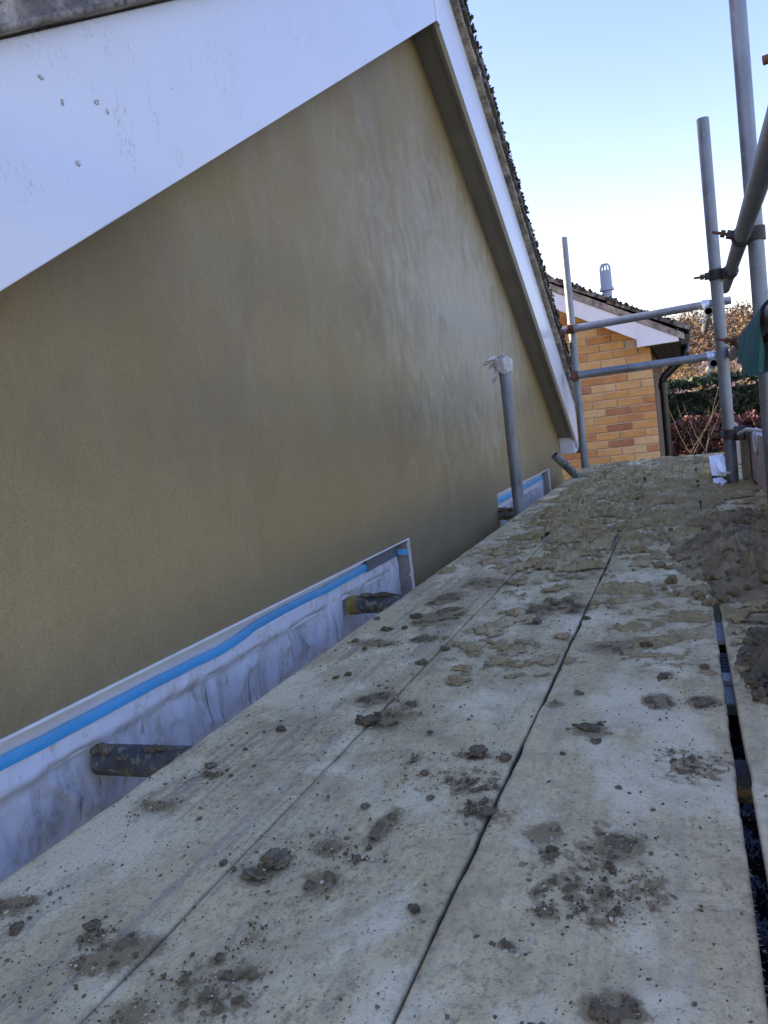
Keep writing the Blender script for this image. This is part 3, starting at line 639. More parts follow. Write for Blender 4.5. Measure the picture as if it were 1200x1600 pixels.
# roof: deck, verge mortar, tiles (each its own piece), moss
roof = hp(MB().prism([(-.42, zlow(-.42)+HN+.02), (AY, AZ+HN+.03), (5.86, zlow(5.86)+HF+.02), (5.86, zlow(5.86)+HF-.01), (AY, AZ+HN-.005), (-.42, zlow(-.42)+HN-.01)], 0, -7.2, XB-.02).build('roof', M_TILE))
def tile_mesh(w, L, t, seed, amp=.003):
    bm = bmesh.new(); bmesh.ops.create_grid(bm, x_segments=7, y_segments=8, size=.5)
    r = bmesh.ops.extrude_face_region(bm, geom=list(bm.faces)); 
    for v in [g for g in r['geom'] if isinstance(g, bmesh.types.BMVert)]: v.co.z = 1
    bmesh.ops.recalc_face_normals(bm, faces=bm.faces); rs_ = random.Random(seed)
    for v in bm.verts:
        edge = abs(v.co.x) > .49 or abs(v.co.y) > .49
        x, y, z = v.co.x*w, v.co.y*L, v.co.z*t
        roll = .010*max(0, math.cos(v.co.x*math.pi*4)) if w > .2 else 0
        v.co = (x+rs_.uniform(-1, 1)*amp*(1 if edge else .3), y+rs_.uniform(-1, 1)*amp*(2 if edge else .3), z+(roll if not edge else 0)+rs_.uniform(-1, 1)*amp*.5)
    me = bpy.data.meshes.new('roof_tile'); bm.to_mesh(me); bm.free()
    me.polygons.foreach_set('use_smooth', [False]*len(me.polygons)); me.materials.append(M_TILE); return me
TM = [tile_mesh(.298, .42, .034, i, .004) for i in range(5)]
rnd = random.Random(11)
XT = -.700
for side in (0, 1):
    sl = SN if side == 0 else SF; H = HN if side == 0 else HF
    ang = math.atan(sl); dn = Vector((0, -math.cos(ang), -math.sin(ang))) if side == 0 else Vector((0, math.cos(ang), -math.sin(ang)))
    nrm = Vector((0, -math.sin(ang), math.cos(ang))) if side == 0 else Vector((0, math.sin(ang), math.cos(ang)))
    top = Vector((0, AY, AZ+H)); nrow = 11 if side == 0 else 10
    for r_ in range(nrow):
        for c_ in range(6):
            p = top+dn*(.02+.335*r_+.21)+nrm*(.066+rnd.uniform(-.003, .003)); p.x = XT-.149-c_*.30
            o = bpy.data.objects.new('roof_tile', TM[rnd.randrange(5)]); COL.objects.link(o)
            tilt = RAD(2.8)
            ydir = (dn*math.cos(tilt)-nrm*(-math.sin(tilt))).normalized() if False else (dn+nrm*math.tan(tilt)).normalized()
            xd = Vector((1, 0, 0)) if side == 1 else Vector((-1, 0, 0))
            zd = xd.cross(ydir).normalized()
            if zd.z < 0: xd = -xd; zd = -zd
            mt = Matrix.Identity(4)
            for i, v in enumerate((xd, ydir, zd)): mt[0][i], mt[1][i], mt[2][i] = v
            mt = Matrix.Translation(p) @ mt @ Matrix.Rotation(rnd.uniform(-.012, .012), 4, 'Z')
            o.parent = roof; o.matrix_parent_inverse = Matrix.Identity(4); o.matrix_basis = mt
            # children of roof share the roof's frame (its mesh is in world coordinates)
    # undercloak and bedding mortar under the verge tiles
    ya, yb_ = (n0, AY) if side == 0 else (AY, 5.85)
    nseg = 400
    yy = np.linspace(ya, yb_, nseg); zz = np.array([zlow(v)+H for v in yy])
    off = fbm(yy*14, yy*0, 33+side, 4)
    prof = [(XB-.03, .004), (XB+.026, .004), (XB+.029, .012), (XB+.016, .015), (XB+.017, .040), (XB+.020, .068), (XB-.03, .075)]
    P = np.zeros((nseg, len(prof), 3))
    for j, (px_, pz_) in enumerate(prof):
        nz = fbm(yy*40, yy*0+j*3.3, 35+side, 4)-.5
        P[:, j, 0] = px_+(nz*.016 if j in (3, 4, 5) else nz*.003); P[:, j, 1] = yy; P[:, j, 2] = zz+pz_/math.cos(ang)+(nz*.008 if j > 2 else 0)
    me, _ = grid_mesh('verge_mortar', P); hp(link('verge_mortar', me, M_VERGE, smooth=True))
    # moss along the tile edge
    mv = []; rr_ = np.random.RandomState(5+side); nM = 5200
    yy = rr_.uniform(ya+.02, yb_-.02, nM); cl = fbm(yy*7, yy*0, 44, 3); keepm = cl+rr_.rand(nM)*.45 > .58; yy = yy[keepm]
    zz = np.array([zlow(v)+H for v in yy])+(.078+rr_.rand(len(yy))**1.5*.048)/math.cos(ang)
    xx = XT+rr_.uniform(-.05, .006, len(yy)); szm = rr_.uniform(.002, .009, len(yy))
    V = base[None]*rr_.uniform(.5, 1.5, (len(yy), 12, 1))*szm[:,None,None]; V[...,0] += xx[:,None]; V[...,1] += yy[:,None]; V[...,2] += zz[:,None]
    F = bf[None]+12*np.arange(len(yy))[:,None,None]
    o = hp(link('moss', raw_mesh('moss', V.reshape(-1, 3), F.reshape(-1, 3)), M_MOSS)); o['kind'] = 'stuff'
ridge = MB()
for i in range(12):
    x1_ = XT-.02-i*.45
    o = MB().sweep([(x1_, AY, AZ+HN+.05), (x1_-.455, AY, AZ+HN+.05)], .115, 14).build('ridge_tile', M_TILE, None, smooth=True); o.parent = roof
k = NT('splash', .9, .2); a = k.noise(130, 4, .7); k.color(k.mix(k.ramp(a, [(.4, 0.), (.6, 1.)]), (.50, .46, .38), (.66, .66, .63))); M_SPLASH = k.m
# mortar splashes stuck on the near bargeboard
for i, (y, z, r, e) in enumerate(((.905, .800, .0070, 1.1), (.86, .895, .0050, 1.6), (.893, .875, .0055, .9), (.965, .898, .0045, 2.2), (.985, .893, .0045, 1.0), (1.16, .985, .0032, .5))):
    me = lump_mesh('mortar_splash', r*.8, 300+i, .012, 4, 2.0); me.transform(Matrix.Rotation(math.pi/2, 4, 'Y')); me.transform(Matrix.Diagonal((1, e, 1, 1)))
    o = hp(link('mortar_splash', me, M_SPLASH, smooth=True)); o.location = (XB+.0006, y, z); o.scale = (.8, .62, .62)

# ------------------------------------------------------------------ polythene sheets taped over the windows
def cover(a, b, label, zt, tape_w, grey=None, seed=0, edge_clear=None):
    t = empty('window_cover', (-.895, (a+b)/2, ZS)); inv = Matrix.Translation((.895, -(a+b)/2, -ZS))
    tag(t, label, 'polythene sheet', 'polythene window covers')
    ny, nz = int((b-a)/.008), 110
    ya = np.linspace(a+.004, b-.012, ny); vz = np.linspace(0, 1, nz)**1.7
    Yp, Vp = np.meshgrid(ya, vz); ztop = zt(Yp)
    Zp = ztop-Vp*(ztop+.92)
    wr = fbm(Yp*9, Zp*3, 12+seed, 4)-.5; vr = fbm(Yp*38, Zp*5, 15+seed, 3)-.5
    infr = sstep(-.045, -.020, Zp-0*Yp)
    onm = np.zeros_like(Yp)
    for my in ((1.80,) if a < 1 else (4.35,)): onm = np.maximum(onm, sstep(.075, .035, np.abs(Yp-my-.037)))
    onm = np.maximum(onm, sstep(.09, .06, np.abs(Yp-b))); fr = np.maximum(infr, onm)
    cr = np.abs(fbm(Yp*8+Zp*5, Zp*5-Yp*3, 31+seed, 2)-.5)*2; cr2 = np.abs(fbm(Yp*22-Zp*9, Zp*10+Yp*9, 37+seed, 2)-.5)*2
    Xp = -.8925 - (1-fr)*.020 + (wr*(.002+.022*(1-fr)) + vr*.006*(1-fr) + (.0015+.009*(1-fr))*(1-cr)**6 + (.001+.003*(1-fr))*(1-cr2)**6)*sstep(0, .035, zt(Yp)-.015-Zp)
    Xp = np.maximum(Xp, -.8985-(1-fr)*.026); Xp = np.where(Zp > zt(Yp)-.012, -.897, Xp)
    me, _ = grid_mesh('polythene', np.stack([Xp, Yp, Zp], -1))
    o = link('polythene', me, M_POLY, t, smooth=True); o.matrix_parent_inverse = inv
    # tape follows a slightly wavering line
    def band(name, y0, y1, off, w, mat, wav=.006, lift=.0012):
        n = 160; yy = np.linspace(y0, y1, n); zc = zt(yy)+off+wav*(fbm(yy*3.2, yy*0, 3+seed, 3)-.5)*2
        P = np.zeros((n, 4, 3)); P[..., 1] = yy[:,None]
        bz = .0015+.0015*(fbm(yy*20, yy*0, 9+seed, 3)-.5)
        for j, s2 in enumerate((1, .4, -.4, -1)): P[:, j, 2] = zc+s2*w/2
        P[..., 0] = (-.8925+lift+bz)[:,None]+np.array([-.001, .0012, .001, .0])
        P[:, 2:, 0] += .003*(fbm(yy*16, yy*0, 22+seed, 3))[:,None]
        me, _ = grid_mesh(name, P[:, ::-1]); o = link(name, me, mat, t, smooth=True); o.matrix_parent_inverse = inv
    if a < 1:
        band('blue_tape', a+.02, 1.80, -.004, tape_w, M_TAPE, .011); band('blue_tape', 1.79, 2.085, -.003, tape_w+.002, M_TAPE, .002, .0016)
        band('grey_tape', 2.06, b-.012, .004, .044, M_DUCT, .001, .0022)
        # scrap of blue tape on the jamb corner
        m = MB(); m.obox((-.868, b-.022, .012), ((.95, .3, -.1), (0, .2, 1), (-.3, .95, 0)), (.016, .009, .0006)); o = m.build('blue_tape', M_TAPE, t); o.matrix_parent_inverse = inv
    else:
        band('blue_tape', a+.015, b-.05, -.004, tape_w+.004, M_TAPE, .004)
    return t
cover(W1[0], W1[1], 'milky polythene taped over the near window with a long blue tape', lambda y: .019+0*y, .0185)
cover(W2[0], W2[1], 'milky polythene and blue tape over the far window behind the upright tube', lambda y: -.002-.004*(y-3.6), .022, seed=40)

# ------------------------------------------------------------------ scaffold tubes
TR = .02415
def tube(p0, p1, label, mat=M_GALV, group='scaffold tubes', r=TR):
    o = MB().pipe(p0, p1, r, r-.0042, 28).build('scaffold_tube', mat, None, auto=40)
    reorigin(o); return tag(o, label, 'scaffold tube', group)
t1 = tube((-.903, .945, -.064), (.9, .975, -.064), 'mortar crusted putlog tube poking out under the boards, nearest the camera', M_DGALV)
t2 = tube((-.893, 1.935, -.064), (.9, 1.945, -.064), 'dirty dark putlog tube with yellow end touching the polythene', M_DGALV)
t3 = tube((-.875, 3.60, -.055), (.9, 3.62, -.055), 'muddy putlog tube at the foot of the short upright', M_DGALV)
tube((-.681, 3.25, -.45), (-.679, 3.25, .605), 'short grey upright tube with white polythene knotted on top', M_GALV)
tube((-.660, 5.35, GZ), (-.649, 5.35, 1.487), 'tall thin far upright beside the white eaves', M_GALV)
tube((.1655, 3.66, GZ), (.154, 3.66, 1.495), 'upright standing on the boards in front of the toe board end', M_GALV)
tube((.246, 2.82, GZ), (.240, 2.82, 3.2), 'tallest upright, outside the toe board, running out of the top', M_GALV)
tube((.172, 0.2, .822), (.222, 4.35, .885), 'upper guard rail slanting in from the right edge', M_GALV)
tube((.180, 0.2, .540), (.222, 4.3, .552), 'lower guard rail under the green netting', M_GALV)
tube((-.74, 5.295, .899), (.298, 5.295, .921), 'upper cross rail between the far uprights', M_GALV)
tube((-.69, 5.295, .604), (.235, 5.295, .606), 'lower cross rail between the far uprights', M_GALV)
tube((.165, 5.13, .862), (.175, 6.6, .862), 'tube end catching the sun under the upper cross rail', M_GALV)
tube((.170, 5.13, .556), (.178, 6.6, .556), 'tube end clamped under the lower cross rail', M_GALV)
tube((-.72, 4.56, .145), (-.575, 4.66, -.045), 'short tube stub leaning out over the board edge by the far window', M_DGALV)
tube((.40, .2, -.09), (.40, 6.2, -.09), 'ledger tube under the outer edge of the platform', M_GALV)
tube((-.62, .1, -.115), (-.62, 6.0, -.115), 'ledger tube under the inner edge of the platform', M_GALV)
tube((-.60, 5.45, -.064), (.6, 5.45, -.064), 'transom tube under the far end of the platform', M_GALV)
# crusts of mortar on the putlogs, yellow cap
def crust(x, y, z, r, seed, flat, label, sx=1.5, mat=None):
    o = link('mortar_crust', lump_mesh('mortar_crust', r, seed, flat, 4, 1.1), mat or M_CLOD, smooth=True); o.location = (x, y, z); o.scale = (sx, 1, 1)
    return tag(o, label, 'mortar', 'mortar stuck on the putlogs')
for (x, y, z, r, sd_, sx, lab) in (
    (-.888, .935, -.044, .014, 401, 1.0, 'brown mortar lump on the wall end of the nearest putlog'), (-.845, .930, -.052, .010, 404, 1.6, 'flat pale mortar smear on the side of the nearest putlog'), (-.79, .94, -.042, .009, 405, 2.0, 'thin mortar crust along the top of the nearest putlog'),
    (-.845, 1.932, -.040, .015, 402, 1.5, 'crumbly mortar lump just behind the yellow capped putlog end'), (-.80, 1.93, -.040, .012, 406, 2.0, 'long mortar crust along the top of the yellow capped putlog'), (-.765, 1.925, -.052, .010, 407, 1.2, 'pale mortar dab on the yellow capped putlog by the board edge'),
    (-.835, 3.595, -.030, .018, 403, 1.7, 'pile of mortar on the third putlog behind the short upright'), (-.78, 3.595, -.030, .014, 408, 2.0, 'lower mortar crust on the third putlog next to the short upright')):
    o = crust(x, y, z, r, sd_, .55, lab, sx)
o = MB().pipe((-.897, 1.935, -.064), (-.872, 1.935, -.064), .0262, .0244, 24).build('tube_cap', simple('yellow_plastic', (.36, .25, .06), .6, .5, 40), None, auto=40); reorigin(o)
tag(o, 'yellow plastic cap on the end of the second putlog', 'tube cap')

def coupler(c, a, b, off, mat, label, nut_dir, bolt=.075, mat2=None):
    """clamp two crossing tubes: axes a and b through c and c+off"""
    c = Vector(c); a = Vector(a).normalized(); b = Vector(b).normalized(); off = Vector(off); nd = Vector(nut_dir).normalized()
    t = empty('scaffold_coupler', c); inv = Matrix.Translation(-c)
    tag(t, label, 'coupler', 'scaffold couplers'); mat2 = mat2 or mat
    def p(mb, n, mt, **k): o = mb.build(n, mt, t, **k); o.matrix_parent_inverse = inv; return o
    for cc, ax in ((c, a), (c+off, b)):
        p(MB().pipe(cc-ax*.021, cc+ax*.021, .0305, .0245, 24), 'band', mat, auto=40)
    p(MB().obox(c+off*.5, (a, b, off), (.02, .02, off.length*.5-.022 if off.length > .05 else .006)), 'body', mat, bevel=.002)
    for cc, ax, sg in ((c, a, 1), (c+off, b, 1)):
        side = nd-ax*nd.dot(ax)
        if side.length < .2: side = off.normalized()
        side.normalize(); base_ = cc+side*.028
        p(MB().obox(base_+side*.008, (side, ax, side.cross(ax)), (.010, .014, .012)), 'lug', mat, bevel=.002)
        p(MB().cyl(base_, base_+side*bolt*.72, .0052, n=10), 'bolt', mat2)
        p(MB().cyl(base_+side*.022, base_+side*.036, .0115, n=6), 'nut', mat2)
    return t
Xv, Yv, Zv = (1,0,0), (0,1,0), (0,0,1)
coupler((-.653, 5.35, .902), Zv, Xv, (0, -.055, 0), M_RUST, 'rusty coupler where the upper cross rail meets the far upright', (-.4, -.9, .2))
coupler((-.655, 5.35, .604), Zv, Xv, (0, -.055, 0), M_RUST, 'rusty coupler where the lower cross rail meets the far upright', (-.5, -.8, -.4))
coupler((.155, 5.295, .918), Xv, Yv, (.012, 0, -.055), M_BRIGHT, 'bright zinc coupler at the right end of the upper cross rail', (-.2, -.8, -.3), .05)
coupler((.160, 5.295, .606), Xv, Yv, (.012, 0, -.050), M_BRIGHT, 'bright zinc coupler at the right end of the lower cross rail', (-.2, -.8, -.3), .05)
coupler((.159, 3.66, .868), Zv, Yv, (.054, 0, .004), M_STEEL, 'dark coupler holding the upper guard rail to the shorter upright', (-1, -.15, .05), .085, M_RUST)
coupler((.204, 2.82, .862), Yv, Zv, (.038, 0, 0), M_STEEL, 'dark coupler holding the upper guard rail to the tallest upright', (-.7, -.3, .25), .085, M_RUST)
coupler((.208, 3.15, .549), Yv, Zv, (.050, .0, .0), M_RUST, 'rusty long bolt coupler on the lower guard rail beside the netting', (-.95, -.1, .3), .095)
coupler((.203, 2.62, .547), Yv, Zv, (.040, .06, -.01), M_RUST, 'rusty coupler half hidden behind the green netting', (.6, -.5, .1), .06)
coupler((.1645, 3.66, .205), Zv, Xv, (.035, .0, .0), M_STEEL, 'dark clip holding the toe board to the upright', (-1, -.2, -.05), .08, M_RUST)
o = MB().cyl((.212, 2.0, 1.082), (.33, 2.0, 1.095), .010, n=10).build('scaffold_bolt', M_RUST); reorigin(o)
tag(o, 'rusty bolt end poking in at the right edge against the sky', 'bolt')

# polythene knotted on the short upright
rnd = random.Random(21); t = empty('polythene_scrap', (-.68, 3.25, .605)); tag(t, 'crumpled white polythene scrap tied over the top of the short upright', 'polythene scrap')
n, mrows = 40, 12
Pp = np.zeros((mrows, n, 3)); th = np.linspace(0, 2*np.pi, n); hh = np.linspace(0, 1, mrows)
T, Hh = np.meshgrid(th, hh)
nz = fbm(np.cos(T)*1.8+5, np.sin(T)*1.8+Hh*3, 3, 4)-.5
nz2 = np.abs(fbm(np.cos(T)*4+9, np.sin(T)*4+Hh*5, 6, 3)-.5)*2
R_ = (.0262+.006*np.sin(Hh*np.pi)+.030*np.maximum(nz, -.1)*(.3+Hh)+.010*(1-nz2)**3)*np.where(Hh > .75, (1-Hh)*4, 1)
Pp[...,0] = R_*np.cos(T); Pp[...,1] = R_*np.sin(T); Pp[...,2] = -.035+.078*Hh+.018*nz
me, _ = grid_mesh('wrap', Pp); o = link('wrap', me, M_SCRAP, t, smooth=True)
for (d, L, dr, nm) in ((Vector((-.9, -.2, .30)), .075, -.035, 'loose_end'), (Vector((-.35, -.2, -1)), .065, 0, 'loose_end'), (Vector((.9, -.2, .1)), .03, 0, 'loose_end'), (Vector((-.2, -.5, -1)), .05, 0, 'loose_end'), (Vector((.7, -.4, .5)), .035, -.01, 'loose_end'), (Vector((-1, -.1, .05)), .05, -.03, 'loose_end')):
    d.normalize(); side = d.cross(Vector((0, 1, .2))).normalized(); P = np.zeros((10, 6, 3))
    st = Vector((-.012, -.02, .02)) if d.z > 0 else Vector((-.026, -.012, -.01))
    for i in range(10):
        u = i/9
        for j in range(6):
            w = (j/5-.5)*(.026*(1-.55*u)); q = st+d*L*u+side*w+Vector((0, .008*math.sin(u*6+j), dr*u*u+.006*math.sin(j*1.9+u*5)))
            P[i, j] = q
    me, _ = grid_mesh(nm, P); link(nm, me, M_SCRAP, t, smooth=True)

# toe boards
k = NT('toe_board', .8, .25); a = k.noise(5, 5, .6); g = k.noise(30, 5, .6, (1, .06, 1)); s_ = k.noise(120, 4, .6)
c = k.mix(k.ramp(a, [(.35, 0.), (.65, 1.)]), (.46, .35, .32), (.56, .45, .42)); c = k.mix(k.math('MULTIPLY', k.ramp(g, [(.5, 0.), (.7, 1.)]), .4), c, (.27, .22, .20))
c = k.mix(k.math('MULTIPLY', k.ramp(s_, [(.60, 0.), (.68, 1.)]), .5), c, (.60, .58, .55)); k.color(c); k.bump(s_, .4, .002); M_TOE = k.m
o = MB().box((.240, -.5, .002), (.276, 3.78, .212)).build('toe_board', M_TOE, None, bevel=.003); reorigin(o); tag(o, 'pinkish toe board on edge at the right, behind the big mortar heap', 'toe board', 'toe boards')
MB().box((.2385, 3.765, .002), (.2772, 3.783, .2128)).build('end_band', M_TRIM, o).matrix_parent_inverse = Matrix.Translation(-o.location)
o = MB().box((.203, 3.72, .002), (.236, 3.80, .213)).build('timber_cleat', simple('mossy_wood', (.36, .32, .20), .9, .5, 14), None, bevel=.003); reorigin(o); tag(o, 'greenish mossy timber cleat between upright and toe board', 'timber')
o = MB().box((.2055, 4.5, .002), (.241, 5.55, .212)).build('toe_board', simple('pale_toe', (.50, .44, .38), .85, .2, 10), None, bevel=.003); reorigin(o); tag(o, 'pale weathered toe board seen edge-on left of the shorter upright', 'toe board', 'toe boards')
m = MB()
m.sweep([(.19, 3.60, .205), (.22, 3.56, .222), (.255, 3.45, .218), (.28, 3.35, .214)], .0075, 8)
m.sweep([(.238, 3.42, .216), (.233, 3.41, .19), (.234, 3.38, .15), (.236, 3.33, .135), (.236, 3.30, .16), (.238, 3.30, .217)], .0055, 8)
o = m.build('polythene_strip', M_SCRAP, None, smooth=True); reorigin(o); tag(o, 'twisted white polythene strip tied over the toe board top', 'polythene strip')
o = MB().add([(.30, 3.0, .205), (.30, 3.20, .205), (.30, 2.98, .32), (.304, 3.0, .205), (.304, 3.20, .205), (.304, 2.98, .32)], [(0,1,2),(5,4,3),(0,3,4,1),(1,4,5,2),(2,5,3,0)]).build('metal_plate', M_BRIGHT); reorigin(o); tag(o, 'grey triangular metal plate behind the toe board', 'metal plate')

# white plastic trim offcuts leaning by the upright
t = empty('trim_offcut', (.11, 3.8, .0)); tag(t, 'folded white plastic offcut leaning on the shorter upright', 'plastic offcut')
def off_box(poly, th, name, mat=M_TRIM):
    v = [Vector(p) for p in poly]; n = (v[1]-v[0]).cross(v[2]-v[0]).normalized()*th
    o = MB().add(list(v)+[p+n for p in v], [tuple(range(len(v)-1, -1, -1)), tuple(range(len(v), 2*len(v)))]+[(i, (i+1) % len(v), len(v)+(i+1) % len(v), len(v)+i) for i in range(len(v))]).build(name, mat, t, bevel=.0008)
    o.matrix_parent_inverse = Matrix.Translation((-.11, -3.8, 0)); return o
off_box([(.078, 3.70, .030), (.125, 3.66, .026), (.150, 4.35, .070), (.085, 4.40, .062)], .004, 'panel')
off_box([(.108, 3.62, .050), (.148, 3.60, .040), (.150, 3.95, .082), (.118, 4.15, .086), (.100, 4.1, .076)], .004, 'panel')
off_box([(.080, 3.56, .004), (.110, 3.50, .003), (.132, 3.56, .014), (.118, 3.66, .022), (.080, 3.68, .018)], .004, 'flap')
off_box([(.079, 3.69, .004), (.134, 3.65, .004), (.132, 3.66, .028), (.079, 3.70, .028)], .003, 'inside', M_BLACK)

# green netting over the lower guard rail
t = MB(); n, mr = 60, 46
U, V = np.meshgrid(np.linspace(0, 1, n), np.linspace(0, 1, mr))
yy = 1.95+U*1.0; ph = V*2-1.0       # V<.5 outer side, V>.5 inner side
rail_x = .172+.0121*yy; rail_z = .541+.0029*yy
length_in = .040+.085*sstep(0, .55, 1-U)+.008*np.sin(U*17); length_out = .12
ang = np.clip(ph*3.2, -1, 1)*math.pi/2*1.0
xx = rail_x-np.sin(ang)*.030; zz = rail_z+np.cos(ang)*.030
drop = np.where(ph > .31, (ph-.31)/.69*length_in, np.where(ph < -.31, (-ph-.31)/.69*length_out, 0))
fold = np.sin(U*26+np.sin(U*7)*1.5)*.014*np.clip(drop/.08, 0, 1)
xx = xx+fold*np.where(ph > 0, 1, -1)-.02*np.clip(drop/.2, 0, 1)*(ph > 0); zz = zz-drop; yy = yy-.10*np.clip(drop, 0, 1)*(1-U)+.006*np.sin(V*20+U*9)
me, _ = grid_mesh('green_netting', np.stack([xx, yy, zz], -1))
k = NT('green_net', .8, .3); a = k.noise(15, 4, .6); wv = k.noise(500, 2, .5)
k.color(k.mix(a, (.030, .115, .105), (.075, .20, .185))); k.bump(wv, .4, .002); k.b.inputs['Alpha'].default_value = .93
o = link('green_netting', me, k.m, smooth=True); reorigin(o); tag(o, 'dark green netting rag draped over the lower guard rail', 'netting')

# things seen through the wide gap
ys_ = np.linspace(.2, 1.75, 190); xs_ = np.linspace(-.25, .3, 40); Xp, Yp = np.meshgrid(xs_, ys_)
Zp = -.075+.03*(fbm(Xp*9, Yp*14, 77, 4)-.5)+.012*np.sin(Yp*55+Xp*9)
me, _ = grid_mesh('black_polythene', np.stack([Xp, Yp, Zp], -1)); me.transform(Matrix.Translation((0, 0, -.035)))
o = link('black_polythene', me, M_BLACK, smooth=True); reorigin(o); tag(o, 'crumpled glossy black polythene seen through the wide board gap', 'polythene sheet')
o = MB().box((-.06, 1.18, -.07), (.12, 1.255, -.052)).build('metal_strip', simple('greenish_steel', (.28, .34, .33), .4, .1, 20, .3), None, bevel=.003); reorigin(o); tag(o, 'greenish grey metal strip under the wide board gap', 'metal strip')
o = MB().box((-.05, 1.262, -.06), (.11, 1.30, -.046)).build('white_packer', M_TRIM, None, bevel=.003); reorigin(o); tag(o, 'small white plastic packer under the gap', 'packer')
m = MB()
for i in range(8): m.cyl((-.06, 1.315+i*.017, -.065), (.12, 1.315+i*.017, -.065), .0083, n=10)
o = m.build('ribbed_hose', simple('grey_hose', (.11, .125, .155), .4, .2, 30), None, smooth=True); reorigin(o); tag(o, 'grey ribbed strip under the gap', 'hose')
o = MB().obox((.03, 1.52, -.045), ((1, .4, 0), (-.4, 1, .1), (0, 0, 1)), (.08, .045, .003)).build('white_offcut', M_TRIM); reorigin(o); tag(o, 'bright white offcut at the top end of the wide gap', 'plastic offcut')

# ------------------------------------------------------------------ neighbouring brick house
NY = 7.75; NXR = -.263; NB = 7.56
nb = empty('brick_house', (-3.3, NY, GZ)); tag(nb, 'neighbouring yellow brick house with white bargeboard and black gutter', 'house'); NINV = Matrix.Translation((3.3, -NY, -GZ))
def np_(o): o.parent = nb; o.matrix_parent_inverse = NINV; return o
PX, PS = -3.4, .566                     # ridge x, slope
def nlow(x): return .933+.566*(-.365-x) if x > PX else .933+.566*(-.365-PX)-.566*(PX-x)
k = NT('brick_mortar', .95, .15); a = k.noise(60, 4, .6); k.color(k.mix(a, (.52, .42, .30), (.66, .56, .43))); k.bump(a, .5, .004); M_JOINT = k.m
core = np_(MB().prism([(-6.5, GZ), (NXR-.006, GZ), (NXR-.006, .86), (-.36, .98), (PX, nlow(PX)+.1), (-6.5, nlow(-6.5)+.1)], 1, NY+.010, NY+3.6).build('wall', M_JOINT))
BM = []
for i, (c0, c1) in enumerate([((.56, .325, .12), (.70, .44, .19)), ((.60, .39, .17), (.72, .50, .25)), ((.54, .28, .085), (.66, .38, .14)), ((.43, .18, .065), (.57, .27, .10)), ((.29, .115, .06), (.44, .20, .10)), ((.58, .35, .10), (.70, .45, .16))]):
    k = NT('brick_%d' % i, .85, .25); a = k.noise(14, 5, .65); f = k.noise(120, 4, .6); r = k.rand()
    cc = k.mix(k.ramp(a, [(.35, 0.), (.65, 1.)]), c0, c1); cc = k.mix(k.math('MULTIPLY', r, .35), cc, (.50, .29, .11)); k.color(cc); k.bump(f, .5, .003); BM.append(k.m)
def brick_mesh(L, mat):
    me_ = MB().box((0, 0, 0), (L, .10, .065)); me = bpy.data.meshes.new('brick'); me.from_pydata(me_.v, [], me_.f)
    bm = bmesh.new(); bm.from_mesh(me); bmesh.ops.recalc_face_normals(bm, faces=bm.faces); bmesh.ops.bevel(bm, geom=list(bm.edges), offset=.004, segments=1, affect='EDGES'); bm.to_mesh(me); bm.free(); me.materials.append(mat); return me
FULL = [brick_mesh(.215, b) for b in BM]; HALF = [brick_mesh(.1025, b) for b in BM]
rnd = random.Random(8); cnt = 0
for row in range(-8, 20):
    z = -.012+row*.075; x = NXR
    first = True
    while x > -2.3 and cnt < 298:
        L = .1025 if (first and row % 2) else .215
        if z+.065 < nlow(min(x, x-L+.05))+.12 and z < (nlow(x)+.16 if x < -.37 else .83):
            pool = [0]*4+[1]*4+[2]*5+[3]*4+[4]*3+[5]*2; mi = rnd.choice(pool)
            o = bpy.data.objects.new('brick', (HALF if L < .2 else FULL)[mi]); COL.objects.link(o); o.parent = core
            o.location = (x-L, NY+rnd.uniform(-.0015, .0015), z); cnt += 1
        x -= L+.010; first = False
# returns of the bricks on the side wall are covered by a side skin
k = NT('side_brick', .9, .2); k.color(k.mix(k.noise(9, 4, .6), (.13, .08, .05), (.24, .15, .085)));  # darker than the front bricks: side wall's shade put into the colour
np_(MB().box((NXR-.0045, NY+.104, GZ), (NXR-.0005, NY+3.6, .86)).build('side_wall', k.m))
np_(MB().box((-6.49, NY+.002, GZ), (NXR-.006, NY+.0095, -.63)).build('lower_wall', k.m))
m = MB(); m.prism([(-.362, .934), (PX, nlow(PX)), (PX, nlow(PX)+.165), (-.362, 1.096)], 1, NB, NB+.02); np_(m.build('bargeboard', M_TRIM))
m = MB(); m.prism([(-6.4, nlow(-6.4)), (PX-.0005, nlow(PX)), (PX-.0005, nlow(PX)+.165), (-6.4, nlow(-6.4)+.165)], 1, NB, NB+.02); np_(m.build('bargeboard', M_TRIM))
m = MB(); m.prism([(-.358, .868), (-.016, .868), (-.016, .905), (-.358, 1.098)], 1, NB-.003, NB+.022); np_(m.build('box_end', M_TRIM, bevel=.003))
m = MB(); m.box((-.366, NB-.006, .866), (-.354, NB-.0035, 1.10)); np_(m.build('joint_strip', M_TRIM))
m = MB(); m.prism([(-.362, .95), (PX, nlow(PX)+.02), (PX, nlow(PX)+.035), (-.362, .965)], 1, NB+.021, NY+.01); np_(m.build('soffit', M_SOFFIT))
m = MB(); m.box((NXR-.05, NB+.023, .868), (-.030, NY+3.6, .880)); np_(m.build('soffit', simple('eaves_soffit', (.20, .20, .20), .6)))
m = MB(); m.box((-.029, NB+.023, .862), (-.012, NY+3.6, .985)); np_(m.build('fascia', M_PVC))
nroof = np_(MB().prism([(.035, .905), (PX, nlow(PX)+.195), (-6.7, nlow(-6.7)+.195), (-6.7, nlow(-6.7)+.15), (PX, nlow(PX)+.14), (.03, .875)], 1, NB-.01, NY+3.8).build('roof', M_TILE))
rnd = random.Random(15)
